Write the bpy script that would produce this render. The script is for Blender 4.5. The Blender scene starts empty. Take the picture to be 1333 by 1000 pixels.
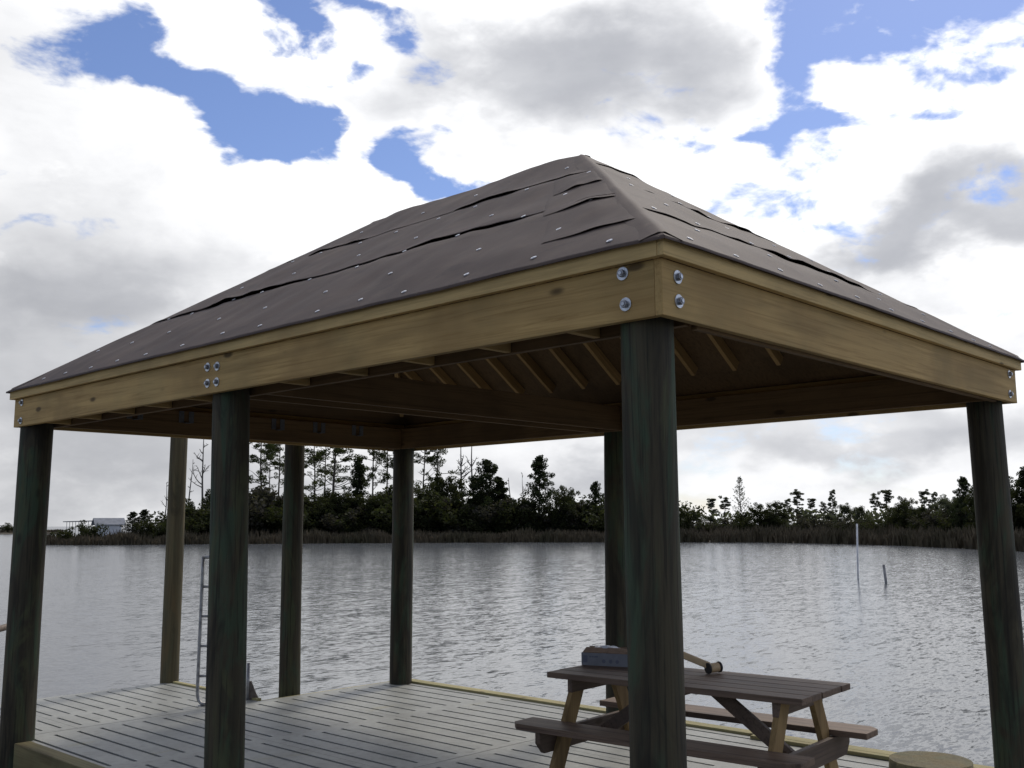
import bpy, bmesh, math, random
import numpy as np
from mathutils import Vector, Matrix, noise as mnoise
R = math.radians
rng = random.Random(7)
sc = bpy.context.scene
col = sc.collection

# ------------------------------------------------------------------ camera constants (metres, z = 0 on the deck)
CAM = Vector((-3.3277, -2.3037, 1.7317)); YAW, PIT, ROL, FPX = .81427, .13710, -.00514, 1320.1
_F = Vector((math.cos(PIT)*math.sin(YAW), math.cos(PIT)*math.cos(YAW), math.sin(PIT)))
_R = _F.cross(Vector((0, 0, 1))).normalized(); _U = _R.cross(_F)
_R, _U = _R*math.cos(ROL)+_U*math.sin(ROL), _U*math.cos(ROL)-_R*math.sin(ROL)
def ray(u, v): return _F+_R*((u-666.5)/FPX)+_U*((500-v)/FPX)
def at(u, v, d):                      # point seen at photo position u, v at horizontal distance d
    r = ray(u, v); return CAM+r*(d/math.hypot(r.x, r.y))
def on_z(u, v, z):
    r = ray(u, v); return CAM+r*((z-CAM.z)/r.z)
def azel(u, v):
    r = ray(u, v).normalized()
    return math.degrees(math.atan2(r.x, r.y)-YAW), math.degrees(math.asin(r.z))

ZB = 2.563; A = 4.347; B = 6.656; BH = .235; FH = .072; P = .034
WATER = -.9
SUN_AZ, SUN_EL = YAW+R(31), R(50)

# ------------------------------------------------------------------ object helpers
def link(o, parent=None):
    col.objects.link(o)
    if parent: o.parent = parent
    return o
def tag(o, label, cat, group=None, kind=None):
    o['label'] = label; o['category'] = cat
    if group: o['group'] = group
    if kind: o['kind'] = kind
    return o
def empty(name, loc, label, cat, group=None, rz=0):
    o = bpy.data.objects.new(name, None); o.location = loc; o.rotation_euler = (0, 0, rz)
    o.empty_display_size = .2
    link(o); return tag(o, label, cat, group)
def pydata(name, vs, fs, mat, parent=None, smooth=False):
    me = bpy.data.meshes.new(name); me.from_pydata([tuple(v) for v in vs], [], fs); me.update()
    if mat: me.materials.append(mat)
    if smooth: me.polygons.foreach_set('use_smooth', [True]*len(me.polygons))
    return link(bpy.data.objects.new(name, me), parent)
def from_bm(name, bm, mat, parent=None, smooth=False, bevel=0):
    if bevel:
        bmesh.ops.bevel(bm, geom=[e for e in bm.edges if e.calc_face_angle(0) > .5], offset=bevel, segments=2, affect='EDGES', profile=.6)
    me = bpy.data.meshes.new(name); bm.to_mesh(me); bm.free()
    if mat: me.materials.append(mat)
    if smooth: me.polygons.foreach_set('use_smooth', [True]*len(me.polygons))
    return link(bpy.data.objects.new(name, me), parent)
def bx(bm, x0, x1, y0, y1, z0, z1, M=None):
    r = bmesh.ops.create_cube(bm, size=1)
    T = Matrix.Translation(((x0+x1)/2, (y0+y1)/2, (z0+z1)/2)) @ Matrix.Diagonal((x1-x0, y1-y0, z1-z0, 1))
    bmesh.ops.transform(bm, matrix=(M @ T) if M else T, verts=r['verts'])
    return r['verts']
def box(name, x0, x1, y0, y1, z0, z1, mat, parent, bevel=.004, M=None):
    bm = bmesh.new(); bx(bm, x0, x1, y0, y1, z0, z1, M)
    return from_bm(name, bm, mat, parent, bevel=bevel)
def frame_to(a, b, up=Vector((0, 0, 1))):
    d = (b-a); L = d.length; d.normalize()
    s = up.cross(d)
    if s.length < 1e-4: s = Vector((1, 0, 0))
    s.normalize(); t = d.cross(s)
    M = Matrix((s, t, d)).transposed().to_4x4(); M.translation = a
    return M, L
def bar(name, a, b, w, h, mat, parent, bevel=.004, up=Vector((0, 0, 1))):   # length along local z, w across, h along up
    M, L = frame_to(Vector(a), Vector(b), up)
    bm = bmesh.new(); bx(bm, -w/2, w/2, -h/2, h/2, 0, L)
    if bevel: bmesh.ops.bevel(bm, geom=list(bm.edges), offset=bevel, segments=2, affect='EDGES', profile=.6)
    o = from_bm(name, bm, mat, None); o.matrix_world = M
    if parent:
        o.parent = parent; o.matrix_local = M
    return o
def tube(pts, rad, n=10, cap=True):
    vs, fs = [], []
    pts = [Vector(p) for p in pts]
    prev = None
    for i, p in enumerate(pts):
        d = (pts[min(i+1, len(pts)-1)]-pts[max(i-1, 0)]).normalized()
        if prev is None:
            s = d.cross(Vector((0, 0, 1)))
            if s.length < .05: s = d.cross(Vector((0, 1, 0)))
        else: s = prev-d*prev.dot(d)
        s.normalize(); prev = s; t = d.cross(s)
        r = rad[i] if isinstance(rad, (list, tuple)) else rad
        for k in range(n):
            a = 2*math.pi*k/n
            vs.append(p+(s*math.cos(a)+t*math.sin(a))*r)
    for i in range(len(pts)-1):
        for k in range(n):
            fs.append((i*n+k, i*n+(k+1) % n, (i+1)*n+(k+1) % n, (i+1)*n+k))
    if cap:
        fs.append(tuple(range(n-1, -1, -1))); fs.append(tuple((len(pts)-1)*n+k for k in range(n)))
    return vs, fs
def cylinder(bm, c, axis, r, h, n=20):
    M = Vector((0, 0, 1)).rotation_difference(Vector(axis).normalized()).to_matrix().to_4x4(); M.translation = Vector(c)+Vector(axis).normalized()*h/2
    return bmesh.ops.create_cone(bm, cap_ends=True, segments=n, radius1=r, radius2=r, depth=h, matrix=M)

# ------------------------------------------------------------------ materials
class NT:
    def __init__(s, tree): s.t = tree
    def n(s, kind, **kw):
        nd = s.t.nodes.new(kind)
        for k, v in kw.items():
            if k.startswith('i_'): nd.inputs[k[2:].replace('_', ' ')].default_value = v
            else: setattr(nd, k, v)
        return nd
    def l(s, a, b): s.t.links.new(a, b)
    def set(s, sock, v):
        if isinstance(v, bpy.types.NodeSocket): s.l(v, sock)
        else: sock.default_value = v
    def m(s, op, a, b=0., c=None, clamp=False):
        nd = s.n('ShaderNodeMath', operation=op, use_clamp=clamp)
        s.set(nd.inputs[0], a); s.set(nd.inputs[1], b)
        if c is not None: s.set(nd.inputs[2], c)
        return nd.outputs[0]
    def vm(s, op, a, b=None, c=None):
        nd = s.n('ShaderNodeVectorMath', operation=op); s.set(nd.inputs[0], a)
        if b is not None: s.set(nd.inputs[1], b)
        if c is not None: s.set(nd.inputs[2], c)
        return nd.outputs['Value'] if op in ('DOT_PRODUCT', 'LENGTH') else nd.outputs[0]
    def mix(s, f, a, b, blend='MIX'):
        nd = s.n('ShaderNodeMix', data_type='RGBA', blend_type=blend)
        s.set(nd.inputs[0], f)
        for i, v in ((6, a), (7, b)):
            if isinstance(v, (tuple, list)) and len(v) == 3: v = (*v, 1)
            s.set(nd.inputs[i], v)
        return nd.outputs[2]
    def noise(s, vec, scale, detail=4., rough=.55, dist=0., dim='3D'):
        nd = s.n('ShaderNodeTexNoise', noise_dimensions=dim); s.l(vec, nd.inputs['Vector'])
        nd.inputs['Scale'].default_value = scale; nd.inputs['Detail'].default_value = detail
        nd.inputs['Roughness'].default_value = rough; nd.inputs['Distortion'].default_value = dist
        return nd.outputs['Fac']
    def map(s, vec, scale=(1, 1, 1), loc=(0, 0, 0), rot=(0, 0, 0)):
        nd = s.n('ShaderNodeMapping'); s.l(vec, nd.inputs['Vector'])
        nd.inputs['Scale'].default_value = scale; nd.inputs['Location'].default_value = loc; nd.inputs['Rotation'].default_value = rot
        return nd.outputs[0]
    def ramp(s, f, stops):
        nd = s.n('ShaderNodeValToRGB'); s.l(f, nd.inputs[0]); e = nd.color_ramp.elements
        while len(e) < len(stops): e.new(.5)
        for q, (p, c) in zip(e, stops): q.position = p; q.color = (*c, 1) if len(c) == 3 else c
        return nd.outputs[0]
    def sstep(s, f, lo, hi):
        nd = s.n('ShaderNodeMapRange', interpolation_type='SMOOTHSTEP'); s.set(nd.inputs[0], f)
        nd.inputs[1].default_value = lo; nd.inputs[2].default_value = hi
        return nd.outputs[0]
def mat(name, rough=.7, metal=0., spec=.4):
    m = bpy.data.materials.new(name); m.use_nodes = True
    nt = NT(m.node_tree); b = m.node_tree.nodes['Principled BSDF']
    b.inputs['Roughness'].default_value = rough; b.inputs['Metallic'].default_value = metal
    b.inputs['Specular IOR Level'].default_value = spec
    return m, nt, b
def bump(nt, b, h, strength=.3, dist=.01):
    nd = nt.n('ShaderNodeBump'); nd.inputs['Strength'].default_value = strength; nd.inputs['Distance'].default_value = dist
    nt.l(h, nd.inputs['Height']); nt.l(nd.outputs[0], b.inputs['Normal'])

def wood(name, axis, light, dark, knots=True, stain=.35, rough=.75, green=0.):
    m, nt, b = mat(name, rough, spec=.25)
    tc = nt.n('ShaderNodeTexCoord'); v = tc.outputs['Object']
    oi = nt.n('ShaderNodeObjectInfo')
    off = nt.n('ShaderNodeCombineXYZ'); 
    for i in range(3): nt.l(nt.m('MULTIPLY', oi.outputs['Random'], 7.3+3*i), off.inputs[i])
    v = nt.vm('ADD', v, off.outputs[0])
    st = [46, 46, 46]; st[axis] = 1.3
    g = nt.noise(nt.map(v, tuple(st)), 1, 7, .7, .6)
    st2 = [5, 5, 5]; st2[axis] = .55
    g2 = nt.noise(nt.map(v, tuple(st2)), 1, 3, .5, .8)
    c = nt.ramp(g, [(.33, dark), (.5, light), (.68, tuple(min(1, q*1.12) for q in light))])
    c = nt.mix(nt.m('MULTIPLY', nt.sstep(g2, .45, .75), stain), c, tuple(q*.5 for q in dark))
    big = nt.noise(v, .9, 4, .6)
    c = nt.mix(nt.m('MULTIPLY', nt.sstep(big, .46, .68), .6), c, (dark[0]*.75, dark[1]*.75, dark[2]*.8))
    if green: c = nt.mix(nt.m('MULTIPLY', nt.sstep(nt.noise(v, 2.2, 4, .6), .42, .7), green), c, (.16, .19, .09))
    if knots:
        ks = [5.5, 5.5, 5.5]; ks[axis] = 2.1
        vo = nt.n('ShaderNodeTexVoronoi'); nt.l(nt.map(v, tuple(ks)), vo.inputs['Vector']); vo.inputs['Scale'].default_value = 1
        sepc = nt.n('ShaderNodeSeparateColor'); nt.l(vo.outputs['Color'], sepc.inputs[0])
        has = nt.m('GREATER_THAN', sepc.outputs[0], .5)
        k = nt.m('MULTIPLY', nt.m('SUBTRACT', 1, nt.sstep(vo.outputs['Distance'], .07, .15)), has)
        c = nt.mix(nt.m('MULTIPLY', k, .8), c, (.055, .032, .014))
    nt.l(c, b.inputs['Base Color'])
    bump(nt, b, g, .25, .004)
    return m
PINE_L, PINE_D = (.52, .34, .13), (.36, .22, .075)
M_BEAM = [wood('treated_pine_%s' % 'xyz'[i], i, PINE_L, PINE_D, stain=.45, green=.14) for i in range(3)]
M_FASC = [wood('fascia_pine_%s' % 'xyz'[i], i, (.62, .43, .18), (.46, .31, .125), stain=.4, green=.1) for i in range(3)]
M_RAFT = wood('rafter_pine', 2, (.47, .30, .125), (.33, .20, .075), stain=.3)
M_SHADED = [wood('shaded_pine_%s' % 'xyz'[i], i, (.19, .115, .05), (.12, .07, .028), stain=.4) for i in range(3)]  # same timber as the beams, darkened to carry the shade under the roof
M_LEG = wood('table_leg_pine', 2, (.33, .215, .09), (.2, .125, .05), stain=.7)
M_GREY = wood('weathered_boards', 1, (.185, .125, .085), (.08, .052, .036), stain=.5, rough=.6)
M_GREYZ = wood('weathered_support', 0, (.17, .118, .082), (.08, .055, .038), stain=.5, rough=.6)
M_EDGE = [wood('edge_board_%s' % 'xyz'[i], i, (.36, .31, .15), (.26, .21, .09), stain=.4, green=.3) for i in range(3)]
M_CURB = wood('curb_timber', 1, (.2, .165, .075), (.12, .09, .04), stain=.6, green=.3)
M_JOIST = wood('joist_wood', 1, (.12, .10, .06), (.07, .055, .03))
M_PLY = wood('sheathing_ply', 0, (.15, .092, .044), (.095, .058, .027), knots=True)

def post_mat(name, base, dark, moss, streak=.7, mossy=.5):
    m, nt, b = mat(name, .72, spec=.3)
    tc = nt.n('ShaderNodeTexCoord'); v = tc.outputs['Object']
    oi = nt.n('ShaderNodeObjectInfo'); off = nt.n('ShaderNodeCombineXYZ')
    for i in range(3): nt.l(nt.m('MULTIPLY', oi.outputs['Random'], 9.+2*i), off.inputs[i])
    v = nt.vm('ADD', v, off.outputs[0])
    s1 = nt.noise(nt.map(v, (16, 16, .7)), 1, 5, .65, .4)
    s2 = nt.noise(nt.map(v, (6, 6, 1.3)), 1, 5, .6, .9)
    s3 = nt.noise(nt.map(v, (60, 60, 1.6)), 1, 4, .6)
    c = nt.ramp(s1, [(.3, dark), (.55, base), (.8, tuple(q*1.25 for q in base))])
    c = nt.mix(nt.m('MULTIPLY', nt.sstep(s2, .48, .64), mossy), c, moss)
    s4 = nt.noise(nt.map(v, (4, 4, .9), loc=(5, 2, 8)), 1, 5, .62, 1.)
    c = nt.mix(nt.m('MULTIPLY', nt.sstep(s4, .54, .66), .65), c, (moss[0]*1.9, moss[1]*1.1, moss[2]*.9))
    c = nt.mix(nt.m('MULTIPLY', nt.sstep(s4, .5, .36), .6), c, tuple(q*.5 for q in dark))
    c = nt.mix(nt.m('MULTIPLY', nt.sstep(s3, .52, .66), streak), c, tuple(q*.6 for q in dark))
    vo = nt.n('ShaderNodeTexVoronoi'); nt.l(nt.map(v, (3.2, 3.2, 1.5)), vo.inputs['Vector'])
    vo.inputs['Scale'].default_value = 1
    c = nt.mix(nt.m('MULTIPLY', nt.m('SUBTRACT', 1, nt.sstep(vo.outputs['Distance'], .04, .12)), .75), c, (.02, .016, .01))
    nt.l(c, b.inputs['Base Color']); bump(nt, b, nt.m('ADD', s1, nt.m('MULTIPLY', s3, .5)), .5, .012)
    return m
M_POST = post_mat('treated_post', (.066, .054, .030), (.028, .023, .014), (.044, .078, .042), .7, .7)
M_POST2 = post_mat('treated_post_tan', (.13, .105, .052), (.08, .064, .034), (.075, .09, .05), .5, .3)
M_STUMP = post_mat('cut_piling_top', (.12, .10, .045), (.07, .06, .03), (.07, .085, .035), .4, .5)  # base colour darkened to carry the shade that falls on the cut piling

def felt():
    m, nt, b = mat('roofing_felt', .72, spec=.2)
    v = nt.n('ShaderNodeTexCoord').outputs['Object']
    n1 = nt.noise(v, 1.3, 5, .6, .5); n2 = nt.noise(v, 140, 2, .5); n3 = nt.noise(v, 5, 4, .6)
    c = nt.ramp(n1, [(.3, (.076, .054, .044)), (.55, (.097, .070, .057)), (.75, (.118, .084, .064))])
    c = nt.mix(nt.m('MULTIPLY', nt.sstep(n3, .48, .72), .5), c, (.13, .095, .072))
    c = nt.mix(nt.m('MULTIPLY', nt.sstep(nt.noise(nt.map(v, (3, 3, 9), loc=(7, 0, 0)), 1, 5, .65, .6), .55, .72), .45), c, (.05, .04, .037))
    c = nt.mix(nt.m('MULTIPLY', n2, .25), c, (.022, .019, .019))
    nt.l(c, b.inputs['Base Color']); bump(nt, b, n2, .2, .002)
    return m
M_FELT = felt()
def deckm():
    m, nt, b = mat('deck_panel_plastic', .5, spec=.4)
    v = nt.n('ShaderNodeTexCoord').outputs['Object']
    n1 = nt.noise(v, 2.2, 5, .6); n2 = nt.noise(v, 17, 4, .6); n3 = nt.noise(nt.map(v, (.8, 2.6, 1)), 1, 4, .6, .5); n4 = nt.noise(v, 220, 2, .5)
    c = nt.ramp(n1, [(.3, (.215, .214, .19)), (.7, (.32, .32, .285))])
    c = nt.mix(nt.m('MULTIPLY', nt.sstep(n2, .5, .75), .3), c, (.14, .14, .12))
    c = nt.mix(nt.m('MULTIPLY', nt.sstep(n3, .6, .74), .5), c, (.27, .24, .12))
    nt.l(c, b.inputs['Base Color'])
    nt.l(nt.m('MULTIPLY_ADD', n2, .3, .36), b.inputs['Roughness']); bump(nt, b, n4, .25, .002)
    return m
M_DECK = deckm()
def plain(name, c, rough=.6, metal=0., var=.25, scale=12., spec=.4):
    m, nt, b = mat(name, rough, metal, spec)
    v = nt.n('ShaderNodeTexCoord').outputs['Object']
    n = nt.noise(v, scale, 5, .6)
    nt.l(nt.mix(nt.sstep(n, .35, .7), c, tuple(q*(1-var) for q in c)), b.inputs['Base Color'])
    nt.l(nt.m('MULTIPLY_ADD', n, .3, rough-.15), b.inputs['Roughness'])
    return m
M_GALV = plain('galvanised_steel', (.62, .63, .64), .38, .85, .3, 60)
M_NUT = plain('nut_steel', (.33, .33, .34), .45, .8, .4, 80)
M_NAIL = plain('nail_cap', (.75, .75, .76), .4, .3, .15, 60)
M_HANG = plain('hanger_steel', (.16, .16, .165), .6, .3, .3, 40)
M_ALU = plain('ladder_aluminium', (.42, .41, .40), .45, .6, .4, 20)
M_RUST = plain('bracket_metal', (.2, .16, .13), .7, .3, .4, 30)
M_CARD = plain('cardboard', (.28, .18, .11), .8, 0, .25, 18)
M_CARDW = plain('printed_box_side', (.20, .198, .205), .6, 0, .15, 15)
M_INK = plain('box_print', (.12, .125, .15), .6, 0, .1, 30)
M_WHITE = plain('white_plastic', (.8, .8, .8), .35, 0, .08, 9)
M_BLACK = plain('black_rubber', (.03, .025, .022), .6, 0, .3, 30)
M_HANDLE = plain('hickory', (.55, .39, .21), .5, 0, .2, 25)
M_PVC = plain('grey_pvc', (.62, .62, .62), .5, 0, .3, 3)
M_OLDPOLE = plain('weathered_stake', (.3, .29, .28), .8, 0, .4, 4)
M_SIDING = plain('white_siding', (.55, .56, .57), .7, 0, .15, .6)
M_SHINGLE = plain('grey_shingle', (.24, .25, .27), .8, 0, .2, 1.2)
M_PIERW = plain('pier_timber', (.2, .2, .21), .8, 0, .3, .6)

def leaf(name, c1, c2, c3):
    m, nt, b = mat(name, .75, spec=.15)
    oi = nt.n('ShaderNodeObjectInfo'); g = nt.n('ShaderNodeNewGeometry')
    v = nt.n('ShaderNodeTexCoord').outputs['Object']
    n = nt.noise(v, .9, 3, .6)
    c = nt.ramp(n, [(.3, c1), (.55, c2), (.75, c3)])
    c = nt.mix(nt.m('MULTIPLY', oi.outputs['Random'], .5), c, c1)
    c = nt.mix(nt.m('MULTIPLY', g.outputs['Random Per Island'], .5), c, tuple(q*.55 for q in c2))
    nt.l(c, b.inputs['Base Color'])
    tl = nt.n('ShaderNodeBsdfTranslucent'); nt.l(nt.mix(1., c, (1.6, 1.7, 1.1), 'MULTIPLY'), tl.inputs['Color'])
    mx = nt.n('ShaderNodeMixShader'); mx.inputs[0].default_value = .4
    nt.l(b.outputs[0], mx.inputs[1]); nt.l(tl.outputs[0], mx.inputs[2])
    nt.l(mx.outputs[0], m.node_tree.nodes['Material Output'].inputs['Surface'])
    return m
M_PINE = leaf('pine_needles', (.038, .048, .018), (.058, .07, .028), (.085, .092, .04))
M_CEDAR = leaf('cedar_foliage', (.020, .027, .012), (.032, .041, .018), (.052, .056, .025))
M_BROAD = leaf('broadleaf_foliage', (.025, .03, .012), (.042, .047, .018), (.066, .062, .026))
M_BRUSH = leaf('bare_brush', (.036, .033, .026), (.05, .046, .036), (.068, .06, .046))
M_VEILED = leaf('flare_veiled_foliage', (.055, .062, .04), (.078, .084, .055), (.11, .11, .075))  # foliage lightened and greyed in colour to imitate lens flare over the right shore
M_BARK = plain('bark', (.085, .068, .052), .85, 0, .4, 3)
M_DEAD = plain('dead_wood', (.13, .115, .1), .85, 0, .3, 3)
def marsh():
    m, nt, b = mat('marsh_grass_blades', .8, spec=.15)
    v = nt.n('ShaderNodeTexCoord').outputs['Object']; g = nt.n('ShaderNodeNewGeometry')
    n = nt.noise(v, .12, 4, .6)
    c = nt.ramp(n, [(.3, (.06, .055, .03)), (.5, (.10, .08, .05)), (.7, (.135, .105, .066))])
    c = nt.mix(nt.m('MULTIPLY', g.outputs['Random Per Island'], .5), c, (.055, .045, .03))
    nt.l(c, b.inputs['Base Color']); return m
M_MARSH = marsh()
M_MUD = plain('shore_mud', (.075, .062, .042), .9, 0, .35, .3)

WV1, WV2 = (.07, .2, 0), (.2, .5, 0)
def watermat():
    m, nt, b = mat('river_water', .14, spec=.5)
    b.inputs['Base Color'].default_value = (.10, .108, .115, 1); b.inputs['IOR'].default_value = 1.333
    v = nt.n('ShaderNodeTexCoord').outputs['Object']
    a = YAW-.12
    def slope(scale, off, rot, det, rough):
        nd = nt.n('ShaderNodeTexNoise'); nt.l(nt.map(v, scale, off, (0, 0, rot)), nd.inputs['Vector'])
        nd.inputs['Scale'].default_value = 1; nd.inputs['Detail'].default_value = det; nd.inputs['Roughness'].default_value = rough; nd.inputs['Distortion'].default_value = .5
        return nt.vm('SUBTRACT', nd.outputs['Color'], (.5, .5, .5))
    gust = nt.m('MULTIPLY_ADD', nt.noise(nt.map(v, (.05, .12, 1), rot=(0, 0, a-.2)), 1.0, 3, .5), 1.1, .45)
    s1 = nt.vm('MULTIPLY', slope((.9, 3.2, 1), (0, 0, 0), a, 4, .6), WV1)
    s2 = nt.vm('MULTIPLY', slope((4.2, 12., 1), (3, 1, 0), a+.25, 4, .65), WV2)
    sm = nt.vm('SCALE', nt.vm('ADD', s1, s2), None); nt.l(gust, sm.node.inputs['Scale'])
    # slopes are in the wave frame: turn them back to world and add the vertical
    vr = nt.n('ShaderNodeVectorRotate', rotation_type='Z_AXIS'); nt.l(sm, vr.inputs['Vector']); vr.inputs['Angle'].default_value = -a
    nrm = nt.vm('NORMALIZE', nt.vm('ADD', nt.vm('MULTIPLY', vr.outputs[0], (1, 1, 0)), (0, 0, 1)))
    nt.l(nrm, b.inputs['Normal'])
    return m
M_WATER = watermat()

# ------------------------------------------------------------------ world: Nishita sky behind a procedural cumulus layer
def wsmall(nt, S):
    nd = nt.n('ShaderNodeTexNoise'); nt.l(S, nd.inputs['Vector']); nd.inputs['Scale'].default_value = 14; nd.inputs['Detail'].default_value = 4
    return nt.vm('MULTIPLY', nt.vm('SUBTRACT', nd.outputs['Color'], (.5, .5, .5)), (.06, .06, .06))
def make_world():
    w = bpy.data.worlds.new('World'); sc.world = w; w.use_nodes = True
    t = w.node_tree; t.nodes.clear(); nt = NT(t)
    out = nt.n('ShaderNodeOutputWorld'); bg = nt.n('ShaderNodeBackground'); nt.l(bg.outputs[0], out.inputs[0])
    bg.inputs[1].default_value = .1
    sky = nt.n('ShaderNodeTexSky', sky_type='NISHITA', sun_disc=False)
    sky.sun_elevation = SUN_EL; sky.sun_rotation = SUN_AZ
    sky.air_density = 1.0; sky.dust_density = .4; sky.ozone_density = 2.5
    D = nt.vm('NORMALIZE', nt.n('ShaderNodeTexCoord').outputs['Generated'])
    F0 = (math.sin(YAW), math.cos(YAW), 0); R0 = (math.cos(YAW), -math.sin(YAW), 0)
    az = nt.m('MULTIPLY', nt.m('ARCTAN2', nt.vm('DOT_PRODUCT', D, R0), nt.vm('DOT_PRODUCT', D, F0)), 57.2958)
    z = nt.vm('DOT_PRODUCT', D, (0, 0, 1))
    el = nt.m('MULTIPLY', nt.m('ARCSINE', z), 57.2958)
    S = nt.map(D, (1, 1, 1.9))
    big = nt.noise(S, 3.2, 9, .56, .25)
    fine = nt.noise(S, 11, 8, .62, .3)
    vo = nt.n('ShaderNodeTexVoronoi', feature='F1'); nt.l(nt.vm('ADD', S, wsmall(nt, S)), vo.inputs['Vector']); vo.inputs['Scale'].default_value = 9; vo.inputs['Detail'].default_value = 4; vo.inputs['Roughness'].default_value = .55
    puff = nt.m('SUBTRACT', .5, vo.outputs['Distance'])
    soft = nt.noise(nt.map(D, (1, 1, 2.2), loc=(4, 2, 1)), 5., 6, .55, .3)
    warp = nt.n('ShaderNodeTexNoise'); nt.l(S, warp.inputs['Vector']); warp.inputs['Scale'].default_value = 6; warp.inputs['Detail'].default_value = 6
    wv = nt.vm('MULTIPLY', nt.vm('SUBTRACT', warp.outputs['Color'], (.5, .5, .5)), (17, 13, 0))
    ae = nt.n('ShaderNodeCombineXYZ'); nt.l(az, ae.inputs[0]); nt.l(el, ae.inputs[1])
    Q = nt.vm('ADD', ae.outputs[0], wv)
    def blobs(lst):
        tot = None
        for (u, v, ru, rv, rot, amp) in lst:
            ca, ce = azel(u, v); k = math.degrees(1/FPX)*.97
            d = nt.vm('SUBTRACT', Q, (ca, ce, 0))
            if rot:
                nd = nt.n('ShaderNodeVectorRotate', rotation_type='Z_AXIS'); nt.l(d, nd.inputs['Vector']); nd.inputs['Angle'].default_value = R(rot); d = nd.outputs[0]
            q = nt.vm('MULTIPLY', d, (1/(ru*k/math.cos(R(ce))), 1/(rv*k), 0))
            e = nt.m('MULTIPLY', nt.m('POWER', 2.71828, nt.m('MULTIPLY', nt.vm('DOT_PRODUCT', q, q), -1)), amp)
            tot = e if tot is None else nt.m('ADD', tot, e)
        return tot
    holes = blobs([(280, 122, 150, 48, 27, 1.0), (205, 75, 65, 45, 0, .5), (345, 165, 90, 40, 10, .7), (405, 165, 42, 36, 0, .7), (478, 205, 45, 55, 0, -.75),
                   (545, 212, 75, 36, 0, 1.15), (580, 245, 40, 18, 0, .5), (395, 45, 34, 22, 40, .8), (485, 22, 40, 20, 0, .8), (375, 70, 20, 30, 0, .4),
                   (1050, 35, 55, 72, 0, 1.05), (1160, 62, 105, 28, -12, .8), (1285, 78, 60, 44, 0, .7), (1075, 180, 54, 64, -15, 1.0),
                   (985, 190, 30, 14, 0, .45), (1190, 190, 95, 22, 4, .8), (1320, 150, 30, 40, 0, .5), (1275, 10, 50, 16, 0, .5),
                   (8, 365, 40, 22, 0, .4), (180, -60, 120, 60, 0, .6), (1060, -90, 90, 90, 0, .7), (-90, 250, 60, 70, 0, .5), (1420, 250, 60, 60, 0, .5)])
    infront = nt.m('MULTIPLY', nt.m('SUBTRACT', 1, nt.sstep(nt.m('ABSOLUTE', az), 26, 48)), nt.m('SUBTRACT', 1, nt.sstep(el, 26, 44)))
    dens = nt.m('ADD', nt.m('MULTIPLY', nt.m('SUBTRACT', big, .5), nt.m('MULTIPLY_ADD', infront, -1.0, 2.8)), nt.m('ADD', nt.m('MULTIPLY', nt.m('SUBTRACT', fine, .5), 2.6), nt.m('MULTIPLY', puff, .9)))
    dens = nt.m('ADD', dens, nt.m('MULTIPLY_ADD', infront, .74, .52))
    dens = nt.m('SUBTRACT', dens, nt.m('MULTIPLY', holes, 1.15))
    cover = nt.sstep(dens, -.26, .40)
    grey = blobs([(740, 90, 190, 62, 0, 1.0), (560, 110, 100, 60, 0, .4), (850, 65, 110, 45, 0, .4), (620, 30, 120, 30, 0, .3), (150, 390, 150, 55, -8, .5), (30, 320, 110, 90, 0, .3), (70, 430, 160, 50, 0, .4),
                  (60, 90, 110, 90, 0, .25), (1270, 300, 110, 36, -8, 1.0), (1190, 330, 70, 30, 0, .4), (1100, 590, 210, 26, 0, .5), (1000, 560, 80, 30, 0, .25),
                  (740, 605, 110, 34, 0, .55), (1290, 560, 120, 40, 0, .45), (1150, 530, 120, 20, 0, .4), (150, 600, 220, 55, 0, .5), (60, 520, 160, 40, 0, .45), (400, 620, 160, 30, 0, .3),
                  (900, 480, 100, 30, 0, .3), (1240, 405, 80, 30, 0, .3)])
    grey = nt.m('MULTIPLY', grey, nt.m('MULTIPLY_ADD', soft, 1.5, .3))
    thick = nt.m('MULTIPLY', nt.sstep(dens, .45, 1.45), .12)
    bill = nt.m('MULTIPLY', nt.sstep(nt.m('ADD', nt.m('MULTIPLY', soft, .55), nt.m('ADD', nt.m('MULTIPLY', fine, .4), nt.m('MULTIPLY', puff, -.35))), .38, .66), .27)
    low = nt.m('MULTIPLY', nt.m('SUBTRACT', 1, nt.sstep(el, 3, 15)), .13)
    grey = nt.m('ADD', nt.m('ADD', nt.m('ADD', grey, thick), bill), low)
    grey = nt.m('MULTIPLY', nt.m('TANH', nt.m('MULTIPLY', grey, 1.1)), .95)
    sd = nt.vm('DOT_PRODUCT', D, (math.sin(SUN_AZ)*math.cos(SUN_EL), math.cos(SUN_AZ)*math.cos(SUN_EL), math.sin(SUN_EL)))
    lum = nt.m('MULTIPLY_ADD', nt.sstep(sd, -.2, .95), CL_FRONT-CL_BACK, CL_BACK)
    white = nt.vm('SCALE', nt.mix(grey, (1, 1, 1), (.24, .25, .28)), None)
    t.nodes[-1].inputs['Scale'].default_value = 1.
    nt.l(lum, white.node.inputs['Scale'])
    blue = nt.mix(1., sky.outputs[0], SKY_TINT, 'MULTIPLY')
    # thin haze of far cloud near the horizon
    colr = nt.mix(cover, blue, white)
    nt.l(colr, bg.inputs[0])
CL_FRONT, CL_BACK = 13.2, 6.0
SKY_TINT = (.82, .82, .98)
make_world()
sun = bpy.data.lights.new('Sun', 'SUN'); sun.energy = 1.5; sun.angle = R(9); sun.color = (1, .93, .82)
so = bpy.data.objects.new('Sun', sun); col.objects.link(so)
sdir = Vector((math.sin(SUN_AZ)*math.cos(SUN_EL), math.cos(SUN_AZ)*math.cos(SUN_EL), math.sin(SUN_EL)))
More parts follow.
